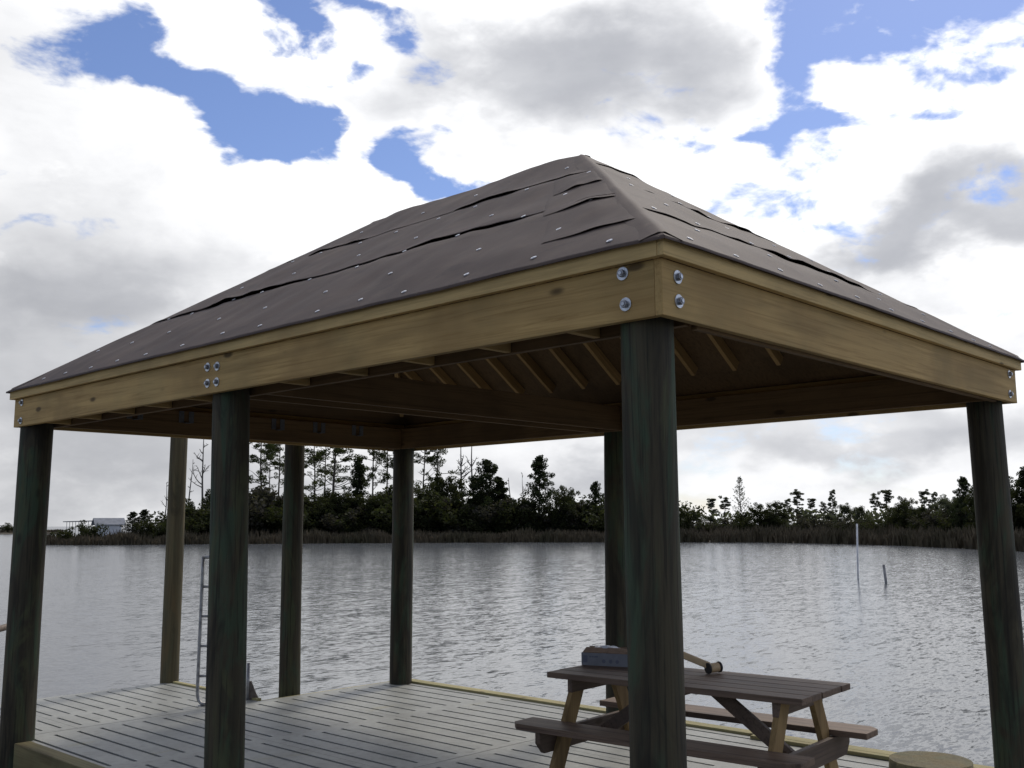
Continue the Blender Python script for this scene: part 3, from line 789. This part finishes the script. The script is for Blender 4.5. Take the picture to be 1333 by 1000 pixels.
for az in AZ:
    s0 = shore(az)+wob(az); dd = depth(az)
    for q in QS:
        qq = min(q, dd); vs.append(polar(az, s0+qq, land_h(qq, dd)+(.08*nz(az*3, qq*.4, 1) if qq > 1 else 0) if qq < dd or dd > 500 else WATER-.3))
W = len(QS)
for i in range(len(AZ)-1):
    for k in range(W-1): fs.append((i*W+k, (i+1)*W+k, (i+1)*W+k+1, i*W+k+1))
go = pydata('shore_ground', vs, fs, M_MUD, None, True); go['kind'] = 'structure'
# far low spit on the left
vs, fs = [], []
AZ2 = np.arange(-40, azu(92), .5)
for az in AZ2:
    tip = min(1, (AZ2[-1]-az)/3+.15)
    for q, z in ((0, WATER-.3), (3*tip, WATER+.5), (22*tip, WATER+.6), (40*tip, WATER-.3)): vs.append(polar(az, 395+2.5*nz(az, 1, 1)+q, z))
for i in range(len(AZ2)-1):
    for k in range(3): fs.append((i*4+k, (i+1)*4+k, (i+1)*4+k+1, i*4+k+1))
so_ = pydata('far_spit_ground', vs, fs, M_MUD, None, True); so_['kind'] = 'structure'
# marsh grass
def grass(name, label, gen, N, hmin, hmax, wd):
    P_ = []; r2 = random.Random(31)
    vs, fs = [], []
    for i in range(N):
        c, sc_ = gen(r2)
        a = r2.uniform(0, math.pi); h = r2.uniform(hmin, hmax)*sc_; w_ = wd*r2.uniform(.6, 1.4)
        ln = Vector((r2.uniform(-.25, .25), r2.uniform(-.25, .25), 0))*h
        s = Vector((math.cos(a), math.sin(a), 0))*w_/2
        b = len(vs); m_ = c+ln*.35+Vector((0, 0, h*.6))
        vs += [c-s, c+s, m_+s*.75, m_-s*.75, c+ln+Vector((0, 0, h))]
        fs += [(b, b+1, b+2, b+3), (b+3, b+2, b+4)]
    o = pydata(name, vs, fs, M_MARSH, None); o['kind'] = 'stuff'; tag(o, label, 'grass'); return o
def g1(r2):
    az = r2.uniform(-25.3, 36); dd = depth(az); q = .9+(r2.random()**1.8)*min(dd-3, 30 if az > 8 else 15)
    return polar(az, shore(az)+wob(az)+q, land_h(q, dd)-.03), (.6+.75*(nz(az*.7, q*.15, 4)+.5))*(1.15 if az > 8 else 1.)
grass('marsh_grass', 'brown marsh grass along the far waterline', g1, 30000, .6, 1.5, .22)
def g2(r2):
    az = r2.uniform(-39, AZ2[-1]-.2); return polar(az, 398+r2.uniform(0, 18), WATER+.5), 1
grass('spit_grass', 'low yellow green marsh grass on the distant spit at left', g2, 2500, .6, 1.2, .7)

# ------------------------------------------------------------------ TREES
def leaves(clumps, size, r2, up=.35):
    """clumps = [(centre, radii, count)]; small leaf sprays scattered through each clump"""
    vs, fs = [], []
    for c, rad, n_ in clumps:
        for _ in range(n_):
            while True:
                v = Vector((r2.uniform(-1, 1), r2.uniform(-1, 1), r2.uniform(-1, 1)))
                if v.length_squared < 1: break
            pt = c+Vector((v.x*rad[0], v.y*rad[1], v.z*rad[2]))
            n = Vector((r2.gauss(0, 1), r2.gauss(0, 1), r2.gauss(0, 1)+up)).normalized()
            s = n.cross(Vector((r2.gauss(0, 1), r2.gauss(0, 1), r2.gauss(0, 1)))).normalized(); t = n.cross(s)
            a = size*r2.uniform(.55, 1.35); b = a*r2.uniform(.4, .8); k = len(vs)
            vs += [pt-s*a, pt-t*b+s*a*.1, pt+s*a, pt+t*b-s*a*.15]; fs.append((k, k+1, k+2, k+3))
    return vs, fs
def merge(parts):
    vs, fs = [], []
    for v, f in parts:
        k = len(vs); vs += list(v); fs += [tuple(i+k for i in q) for q in f]
    return vs, fs
def mesh_of(name, vf, m, smooth=False):
    me = bpy.data.meshes.new(name); me.from_pydata([tuple(v) for v in vf[0]], [], vf[1]); me.update(); me.materials.append(m)
    if smooth: me.polygons.foreach_set('use_smooth', [True]*len(me.polygons))
    return me
def trunk_path(h, r2, bend=.04, n=9):
    ph = r2.uniform(0, 9)
    return [Vector((h*bend*nz(i/n*1.6, ph, 0)*min(1, i/2), h*bend*nz(i/n*1.6, ph, 5)*min(1, i/2), h*i/n)) for i in range(n+1)]
def pt_on(path, t):
    x = t*(len(path)-1); i = min(int(x), len(path)-2); return path[i].lerp(path[i+1], x-i)
def limb(a, d, l, r, r2, n=4, droop=.0):
    pts = [a]; d = d.normalized()
    for i in range(n):
        d = (d+Vector((r2.gauss(0, .16), r2.gauss(0, .16), r2.gauss(0, .12)+droop))).normalized(); pts.append(pts[-1]+d*l/n)
    return pts
def pine_meshes(seed, H=14, crown=.5, nb=22, dens=1., lm=M_PINE, spread=1.):
    r2 = random.Random(seed); path = trunk_path(H, r2, .035); parts = [tube(path, [H*.0125*(1-.75*i/9) for i in range(10)], 7)]; cl = []
    for i in range(nb):
        t = 1-crown*(i/nb)**1.1*r2.uniform(.85, 1.1); t = min(t, .99); a = r2.uniform(0, 6.28)
        L = H*spread*(.045+.17*(1-t)/crown*r2.uniform(.5, 1.1)+r2.uniform(0, .05))
        pts = limb(pt_on(path, t), Vector((math.cos(a), math.sin(a), r2.uniform(-.05, .5))), L, 0, r2, 4, .05)
        parts.append(tube(pts, [H*.004, H*.0034, H*.003, H*.002, H*.001], 5, False))
        for p_, w_ in ((pts[-1], 1), (pts[-2], .7)):
            if r2.random() < .86*dens:
                rr = H*.04*r2.uniform(.7, 1.35)*w_
                cl.append((p_+Vector((r2.gauss(0, .25), r2.gauss(0, .25), r2.gauss(.1, .15))), (rr*1.25, rr*1.25, rr*.75), int(150*w_)))
        if r2.random() < .4:
            rr = H*.03; cl.append((pts[2]+Vector((r2.gauss(0, .3), r2.gauss(0, .3), .3)), (rr, rr, rr*.7), 50))
    cl.append((path[-1], (H*.035, H*.035, H*.03), 90))
    for i in range(6):      # dead stubs under the crown
        t = r2.uniform(.3, 1-crown); a = r2.uniform(0, 6.28)
        parts.append(tube(limb(pt_on(path, t), Vector((math.cos(a), math.sin(a), .1)), H*r2.uniform(.03, .09), 0, r2, 3), [H*.0022, H*.002, H*.0014, H*.0006], 4, False))
    return mesh_of('pine_trunk', merge(parts), M_BARK, True), mesh_of('pine_crown', leaves(cl, .10, r2), lm), H
def cedar_meshes(seed, H=9, wid=.36, lm=M_CEDAR, pw=.75):
    r2 = random.Random(seed); path = trunk_path(H, r2, .03); parts = [tube(path, [H*.016*(1-.85*i/9) for i in range(10)], 7)]; cl = []
    nb = 62
    for i in range(nb):
        t = .04+.95*i/nb; a = i*2.4+r2.uniform(-.4, .4)
        prof = (1-t)**pw*(.6+.5*r2.random()**2)+.02
        if t < .12: prof *= .75
        L = H*wid*prof*r2.uniform(.75, 1.2)
        pts = limb(pt_on(path, t), Vector((math.cos(a), math.sin(a), r2.uniform(.0, .5))), L, 0, r2, 3, .05)
        parts.append(tube(pts, [H*.004, H*.003, H*.002, H*.001], 4, False))
        for j in (1, 2, 3):
            rr = H*.055*(1.1-.55*t)*r2.uniform(.7, 1.2)
            cl.append((pts[j]+Vector((r2.gauss(0, .12), r2.gauss(0, .12), r2.gauss(0, .12))), (rr, rr, rr*.9), 60))
    return mesh_of('cedar_trunk', merge(parts), M_BARK, True), mesh_of('cedar_crown', leaves(cl, .10, r2), lm), H
def broad_meshes(seed, H=8, wid=.42, lm=M_BROAD, low=.12):
    r2 = random.Random(seed); path = trunk_path(H*.8, r2, .06); parts = [tube(path, [H*.022*(1-.75*i/9) for i in range(10)], 7)]; cl = []
    for i in range(34):
        t = r2.uniform(low, 1.); a = r2.uniform(0, 6.28); e = r2.uniform(.1, 1.2)
        prof = math.sin(math.pi*min(1, (t-low)/(1-low)*.82+.16))**.6
        L = H*wid*prof*r2.uniform(.45, 1.15)
        pts = limb(pt_on(path, t*.92), Vector((math.cos(a), math.sin(a), e*.6)), L, 0, r2, 4, .08)
        parts.append(tube(pts, [H*.007, H*.005, H*.004, H*.003, H*.0012], 5, False))
        for j in (2, 3, 4):
            rr = H*.085*r2.uniform(.55, 1.25)
            cl.append((pts[j]+Vector((r2.gauss(0, .25), r2.gauss(0, .25), r2.gauss(.05, .25))), (rr, rr, rr*.75), 120))
    return mesh_of('broadleaf_trunk', merge(parts), M_BARK, True), mesh_of('broadleaf_crown', leaves(cl, .105, r2), lm), H
def shrub_meshes(seed, H=3, wid=.75, lm=M_BROAD):
    r2 = random.Random(seed); parts = []; cl = []
    for i in range(13):
        a = r2.uniform(0, 6.28); pts = limb(Vector((r2.gauss(0, .2), r2.gauss(0, .2), 0)), Vector((math.cos(a)*wid, math.sin(a)*wid, r2.uniform(.5, 1.6))), H*r2.uniform(.6, 1.05), 0, r2, 5, .03)
        parts.append(tube(pts, [.05, .04, .03, .022, .015, .008], 5, False))
        for j in (1, 2, 3, 4, 5):
            rr = H*.17*r2.uniform(.6, 1.2); cl.append((pts[j], (rr, rr, rr*.75), 60))
    return mesh_of('shrub_stem', merge(parts), M_BARK, True), mesh_of('shrub_foliage', leaves(cl, .105, r2), lm), H
def feather_meshes(seed, H=10):
    r2 = random.Random(seed); path = trunk_path(H, r2, .02); parts = [tube(path, [H*.011*(1-.85*i/9) for i in range(10)], 7)]; cl = []
    for i in range(60):
        t = .2+.79*i/60; a = i*2.4+r2.uniform(-.4, .4); L = H*.36*(1-t)**.8*r2.uniform(.6, 1.15)+.15
        pts = limb(pt_on(path, t), Vector((math.cos(a), math.sin(a), r2.uniform(.5, 1.0))), L, 0, r2, 4, .05)
        parts.append(tube(pts, [H*.0032, H*.0026, H*.002, H*.0014, H*.0008], 4, False))
        for j in (2, 3, 4): cl.append((pts[j], (.24, .24, .2), 8))
    return mesh_of('pine_trunk', merge(parts), M_BARK, True), mesh_of('pine_crown', leaves(cl, .1, r2), M_VEILED), H
def snag_meshes(seed, H=12, nb=11, reach=.22, up=.6):
    r2 = random.Random(seed); path = trunk_path(H, r2, .03); tr = tube(path, [H*.014*(1-.8*i/9) for i in range(10)], 7); parts = []
    for i in range(nb):
        t = r2.uniform(.38, .98); a = r2.uniform(0, 6.28)
        L = H*reach*(1.25-t)*r2.uniform(.5, 1.2)
        pts = limb(pt_on(path, t), Vector((math.cos(a), math.sin(a), up*r2.uniform(.4, 1.3))), L, 0, r2, 5, .04)
        parts.append(tube(pts, [H*.006, H*.005, H*.0042, H*.0034, H*.0025, H*.0014], 5, False))
        for j in (2, 3, 4):
            b = r2.uniform(0, 6.28); parts.append(tube(limb(pts[j], Vector((math.cos(b), math.sin(b), r2.uniform(.2, 1.))), L*.35, 0, r2, 3, .03), [H*.0034, H*.0026, H*.002, H*.0012], 4, False))
    return mesh_of('snag_trunk', tr, M_DEAD, True), mesh_of('snag_branches', merge(parts), M_DEAD, True), H
PINES = [pine_meshes(s, 14, c, nb, d) for s, c, nb, d in ((101, .62, 26, .85), (102, .5, 22, 1.), (103, .7, 30, .75), (104, .45, 18, .9))]
FLATP = [pine_meshes(s, 9, c, nb, .9, M_VEILED, .85) for s, c, nb in ((111, .5, 24), (112, .6, 28), (113, .45, 22), (114, .65, 30))]
CEDARS = [cedar_meshes(s, 9, w, pw=pw) for s, w, pw in ((201, .30, .7), (202, .40, .6), (203, .24, .9))]
FEATHER = [feather_meshes(301)]
BROADS = [broad_meshes(s, 8, w) for s, w in ((401, .42), (402, .5), (403, .36))]
FBROADS = [broad_meshes(s, 8, w, M_VEILED) for s, w in ((411, .42), (412, .5), (413, .38))]
SHRUBS = [shrub_meshes(s, 3, w) for s, w in ((501, .8), (502, .55), (503, 1.1))]
BRUSH = [shrub_meshes(s, 3, w, M_BRUSH) for s, w in ((511, .7), (512, .5))]
SNAGS = [snag_meshes(s, 12, nb, re, up) for s, nb, re, up in ((601, 9, .26, .9), (602, 5, .1, .5), (603, 12, .22, .8), (604, 8, .2, 1.))]
KIND = {'pine': (PINES, 'pine_tree', 'trunk', 'crown', 'pine tree'), 'flat': (FLATP, 'pine_tree', 'trunk', 'crown', 'pine tree'), 'cedar': (CEDARS, 'cedar_tree', 'trunk', 'crown', 'cedar tree'),
        'feather': (FEATHER, 'pine_tree', 'trunk', 'crown', 'pine tree'), 'broad': (BROADS, 'broadleaf_tree', 'trunk', 'crown', 'tree'), 'fbroad': (FBROADS, 'broadleaf_tree', 'trunk', 'crown', 'tree'),
        'shrub': (SHRUBS, 'shrub', 'stem', 'foliage', 'shrub'), 'brush': (BRUSH, 'brush_shrub', 'stem', 'foliage', 'shrub'), 'snag': (SNAGS, 'dead_tree', 'trunk', 'branches', 'dead tree')}
GROUPS = {'pine_tree': 'pines on the far shore', 'cedar_tree': 'cedars on the far shore', 'broadleaf_tree': 'leafy trees on the far shore', 'shrub': 'shrubs on the far shore', 'brush_shrub': 'bare brown brush on the far shore', 'dead_tree': 'dead trees on the far shore'}
tr = random.Random(77)
def tree(kind, u, vtop, back, label, var=None, wide=1.):
    meshes, name, pn, cn, cat = KIND[kind]; i = tr.randrange(len(meshes)) if var is None else var
    tm, cm, H = meshes[i]
    az = azu(u); s0 = shore(az)+wob(az); d = s0+back
    g = land_h(min(back, depth(az)), depth(az))-.12
    top = at(u, vtop, d).z; h = max(.8, top-g)
    pos = polar(az, d, g)
    o = empty(name, pos, label, cat, GROUPS[name], rz=tr.uniform(0, 6.28))
    k = h/H; o.scale = (k*wide, k*wide, k)
    for nm, me in ((pn, tm), (cn, cm)): link(bpy.data.objects.new(nm, me), o)
    return o
W_ = 'in the dark wood'
T = [  # kind, u, top v, metres behind the waterline, label, variant, width
 ('snag', 262, 563, 22, 'tall dead tree with forked bare branches just left of the left middle post', 0, 1), ('snag', 246, 598, 24, 'thin bare dead trunk with few twigs left of the forked dead tree', 1, 1.),
 ('snag', 214, 628, 16, 'low bare dead tree with spreading twigs behind the tan piling', 3, 1.2),
 ('shrub', 96, 682, 9, 'low dark shrub on the spit right of the leftmost post', 2, 1.3), ('shrub', 117, 678, 8, 'taller dark shrub on the spit left of the grey roofed boathouse', 0, 1.2), 
 ('cedar', 172, 667, 11, 'dark bushy cedar right of the boathouse, the leftmost of the far trees', 1, 1.5), ('cedar', 187, 664, 12, 'bushy cedar left of the tan piling, just right of the leftmost cedar', 1, 1.5), ('shrub', 203, 672, 9, 'dark shrub close left of the tan piling', 0, 1.3),
 ('broad', 243, 646, 14, 'small leafy tree between the tan piling and the left middle post', 0, .9), ('broad', 256, 655, 12, 'low leafy tree under the forked dead tree', 2, 1.2), ('shrub', 232, 672, 8, 'shrub just right of the tan piling', 1, 1.4), ('broad', 283, 628, 16, 'leafy tree behind the left middle post', 0, 1.), ('broad', 308, 622, 15, 'dense leafy tree behind the right edge of the left middle post', 1, 1.),
 ('pine', 337, 556, 30, 'tall sparse pine nearest right of the left middle post', 0, 1.), ('pine', 362, 560, 34, 'tall sparse pine left of the dark green piling', 1, .9), ('pine', 349, 585, 40, 'shorter pine between the two tall pines left of the dark green piling', 3, .9),
 ('pine', 407, 562, 32, 'tall pine close right of the dark green piling', 2, .95), ('pine', 434, 548, 28, 'fullest tall pine between the dark green piling and the back corner post', 2, 1.3), ('pine', 422, 575, 40, 'pine half hidden behind the fullest tall pine', 1, 1.),
 ('cedar', 464, 596, 17, 'pointed dark cedar left of the back corner post', 0, 1.), ('pine', 484, 552, 34, 'tall thin pine behind the pointed cedar left of the back corner post', 0, .85), ('pine', 503, 560, 36, 'tall thin pine close left of the back corner post', 3, .9), ('pine', 521, 565, 35, 'pine behind the back corner post', 1, .9),
 ('pine', 551, 560, 33, 'tall sparse pine close right of the back corner post', 0, .9), ('pine', 570, 568, 36, 'second pine right of the back corner post', 3, 1.), 
 ('broad', 338, 626, 16, 'leafy tree under the tall pines left of the dark green piling', 2, 1.2), ('broad', 358, 632, 15, 'second leafy tree under the tall pines left of the dark green piling', 0, 1.2), ('broad', 392, 630, 15, 'leafy tree just right of the dark green piling', 1, 1.2), ('broad', 415, 634, 14, 'low leafy tree under the tall pine right of the dark green piling', 2, 1.3), ('broad', 440, 626, 15, 'leafy tree under the fullest tall pine', 0, 1.2), ('broad', 482, 632, 14, 'leafy tree right of the pointed cedar', 1, 1.3), ('broad', 504, 626, 15, 'leafy tree close left of the back corner post', 2, 1.2), ('broad', 555, 618, 16, 'leafy tree close right of the back corner post', 1, 1.2),
 ('snag', 601, 573, 22, 'wide dead tree with bare upswept branches right of the back corner post', 2, 1.2), ('snag', 616, 566, 26, 'dead tree with high bare limbs above the big dark tree', 3, 1.1),
 ('broad', 582, 602, 18, 'leafy tree under the pines right of the back corner post', 0, .8), ('cedar', 634, 600, 15, 'big dark tree with ragged top under the dead trees', 1, 1.25), ('broad', 618, 606, 17, 'dark leafy tree left beside the big ragged tree', 2, 1.), ('cedar', 651, 622, 16, 'dark tree right beside the big ragged tree', 2, 1.6),
 ('broad', 668, 640, 16, 'low leafy tree between the big ragged tree and the pointed cedar', 0, 1.), ('cedar', 703, 595, 15, 'tall pointed cedar standing alone in the middle of the far shore', 1, .95), ('broad', 686, 640, 14, 'leafy tree at the left foot of the lone pointed cedar', 2, 1.2),
 ('broad', 736, 622, 15, 'round leafy tree right of the lone pointed cedar', 1, .85), ('broad', 757, 640, 16, 'low tree between the round leafy tree and the near post', 0, 1.1), ('cedar', 776, 628, 16, 'small open crowned tree just left of the near corner post', 1, .9), ('broad', 800, 640, 15, 'leafy tree behind the near corner post', 2, 1.), ('broad', 826, 648, 15, 'low tree hidden behind the near corner post', 0, 1.2), ('broad', 853, 650, 16, 'low tree behind the right side of the near corner post', 1, 1.),
 ('snag', 664, 622, 24, 'slender bare tree left of the lone pointed cedar', 1, 1.4), ('snag', 681, 616, 26, 'second slender bare tree left of the lone pointed cedar', 3, .8),
 # right of the near post
 ('fbroad', 903, 658, 18, 'round bush of a tree close right of the near corner post', 0, 1.1), ('fbroad', 925, 668, 30, 'low tree under the two flat topped pines', 1, 1.), ('flat', 928, 650, 55, 'left of two small flat topped pines right of the near post', 0, 1.1), ('flat', 944, 649, 56, 'right of two small flat topped pines right of the near post', 2, 1.1),
 ('feather', 965, 621, 40, 'tall feathery thin pine, highest on the right shore', 0, 1.), ('broad', 990, 648, 20, 'dark round tree right of the feathery pine', 1, 1.), ('broad', 1010, 644, 20, 'second dark round tree right of the feathery pine', 2, 1.2), ('broad', 968, 662, 22, 'low dark tree at the foot of the feathery pine', 0, 1.2),
 ('flat', 1039, 641, 50, 'small pine with a layered flat crown left of the marker pole', 1, 1.1), ('flat', 1026, 652, 52, 'short pine beside the layered pine left of the marker pole', 3, 1.1), ('flat', 1059, 650, 54, 'short flat pine midway to the marker pole', 0, 1.), ('flat', 1085, 641, 52, 'spiky small pine left of the marker pole', 3, .8), ('flat', 1073, 656, 56, 'low pine beside the spiky pine left of the marker pole', 2, 1.), ('fbroad', 1100, 652, 46, 'flare-greyed tree just left above the marker pole', 1, .9), ('fbroad', 1120, 654, 44, 'flare-greyed tree right above the marker pole', 2, 1.), ('fbroad', 1050, 664, 46, 'low flare-greyed tree under the flat pines', 0, 1.2), ('fbroad', 1078, 666, 46, 'low flare-greyed tree under the spiky pine', 1, 1.2),
 ('flat', 1142, 644, 44, 'pine with small round top right of the marker pole', 2, .9), ('flat', 1156, 639, 46, 'pine with the highest round top left of the right dark tree', 0, 1.), ('broad', 1180, 638, 20, 'big dark tree midway between marker pole and right corner post', 1, .85), ('broad', 1166, 652, 24, 'dark tree at the left of the big dark tree', 2, 1.), ('broad', 1196, 652, 22, 'dark tree at the right of the big dark tree', 0, 1.), ('flat', 1205, 641, 42, 'pine with gaps under its crown right of the big dark tree', 1, .9), ('flat', 1218, 644, 44, 'pine close left of the shore trees by the right post', 3, .9), ('fbroad', 1232, 640, 26, 'leafy tree left of the right corner post', 1, 1.), ('fbroad', 1249, 638, 24, 'leafy tree touching the left edge of the right corner post', 2, 1.), ('cedar', 1258, 622, 22, 'ragged spiky tree beside the right corner post', 1, .9), ('broad', 1285, 622, 18, 'tree behind the right corner post', 0, 1.), ('broad', 1318, 604, 14, 'tall dark tree right of the right corner post', 1, 1.), ('cedar', 1340, 608, 15, 'dark tree cut by the right frame edge', 0, 1.2), ('broad', 1365, 600, 16, 'dark tree beyond the right frame edge', 2, 1.)]
for k in T: tree(k[0], k[1], k[2], k[3], k[4], k[5], k[6])
# understorey shrubs that close the wood (nothing tells them apart)
for i in range(46):
    u = 222+(870-222)*(i+tr.random())/46
    tree('shrub' if i % 4 else 'brush', u, tr.uniform(640, 668)-(8 if 330 < u < 640 else -4)*1., tr.uniform(12.5, 17), 'dense dark shrub in the undergrowth of the wood left of the near corner post' if i % 4 else 'bare brown brush in the undergrowth of the wood left of the near corner post', None, 1.25)
for i in range(26):
    u = 890+(1345-890)*(i+tr.random())/26
    tree('shrub' if i % 3 else 'brush', u, tr.uniform(668, 682)-(4 if u > 1180 else 0), tr.uniform(19, 26), 'dark low shrub behind the marsh on the right shore' if i % 3 else 'bare brown brush behind the marsh on the right shore', None, 1.4)
o = tree('shrub', 12, 676, 0, 'dark shrub on the distant spit at the left frame edge', 2, 1.6)
az = azu(14); o.location = polar(az, 405, WATER+.4); o.scale = (2.2, 2.2, 1.45)
# distant wood behind the right shore and behind the left wood
r2 = random.Random(5); cl = []
for i in range(420):
    az = r2.uniform(azu(345), 34); d = shore(az)+r2.uniform(48, 85)
    hh = (4.6 if az > azu(870) else 6.)*(.7+.6*abs(nz(az*.5, 2, 2)))
    for z in np.arange(.4, hh, 1.3): cl.append((polar(az, d, WATER+1.+z), (1.7, 1.7, 1.), 9))
o = pydata('far_wood', *leaves(cl, .42, r2), M_VEILED, None); o['kind'] = 'stuff'; tag(o, 'flare-greyed band of distant wood behind the shore trees', 'wood')

# ------------------------------------------------------------------ boathouse and pier behind the spit
az = azu(141); hp_ = polar(az, 215, WATER)
bh = empty('boathouse', hp_, 'small white boathouse with grey gabled roof behind the spit at left', 'boathouse', rz=-(YAW+R(az))+R(12))
zr = at(141, 674.5, 215).z-WATER; ze = at(141, 683, 215).z-WATER
box('wall', -2.1, 2.1, -1.5, 1.5, .0, ze, M_SIDING, bh, .02)
for s in (-1, 1):
    bm = bmesh.new()
    pr = [(-1.75, ze-.12), (-1.75, ze+.02), (0, zr+.02), (0, zr-.12)] if s < 0 else [(1.75, ze+.02), (1.75, ze-.12), (0, zr-.12), (0, zr+.02)]
    fcs = [bm.verts.new((-2.9, y, z)) for y, z in pr]; f = bm.faces.new(fcs); r = bmesh.ops.extrude_face_region(bm, geom=[f])
    bmesh.ops.translate(bm, vec=(5.8, 0, 0), verts=[v for v in r['geom'] if isinstance(v, bmesh.types.BMVert)]); bmesh.ops.recalc_face_normals(bm, faces=bm.faces)
    from_bm('roof', bm, M_SHINGLE, bh)
bm = bmesh.new()
for s in (-1, 1):
    f = bm.faces.new([bm.verts.new((s*2.06, y, z)) for y, z in ((-1.45, ze+.005), (1.45, ze+.005), (0, zr-.14))]); r = bmesh.ops.extrude_face_region(bm, geom=[f])
    bmesh.ops.translate(bm, vec=(-.1*s, 0, 0), verts=[v for v in r['geom'] if isinstance(v, bmesh.types.BMVert)])
bmesh.ops.recalc_face_normals(bm, faces=bm.faces); from_bm('gable', bm, M_SIDING, bh)
a = at(86, 679.3, 300); b = at(132, 678, 262)
pr = empty('pier', (a.x, a.y, WATER), 'long thin pier on pilings reaching left from the boathouse', 'pier')
la = Vector((0, 0, a.z-WATER)); lb = b-Vector((a.x, a.y, WATER))
bar('pier_deck', la, lb, 1.6, .22, M_PIERW, pr, 0)
for i in range(11):
    q = la.lerp(lb, (i+.3)/11); vs, fs = tube([(q.x, q.y, -1.), (q.x, q.y, q.z+.1)], .07, 6); pydata('piling', vs, fs, M_PIERW, pr, True)
a = on_z(918, 689, -.3); 
p_ = at(932, 687, 190); o = box('floating_dock', -1.9, 1.9, -.6, .6, -.12, .12, M_SIDING, None, .02); o.location = polar(azu(932), 176, .52); o.rotation_euler = (0, 0, -YAW)
tag(o, 'small pale flat dock section among the bushes right of the near corner post', 'dock section')

# ------------------------------------------------------------------ camera and view
cd = bpy.data.cameras.new('Camera'); cd.sensor_width = 36; cd.lens = FPX/1333*36; cd.clip_start = .05; cd.clip_end = 20000
co = bpy.data.objects.new('Camera', cd); col.objects.link(co); sc.camera = co
Mx = Matrix((_R, _U, -_F)).transposed().to_4x4(); Mx.translation = CAM; co.matrix_world = Mx
sc.view_settings.view_transform = 'Standard'; sc.view_settings.look = 'None'; sc.view_settings.exposure = .3; sc.view_settings.gamma = 1
sc.render.resolution_x = 1024; sc.render.resolution_y = 768
sc.cycles.max_bounces = 6; sc.cycles.diffuse_bounces = 3; sc.cycles.glossy_bounces = 3
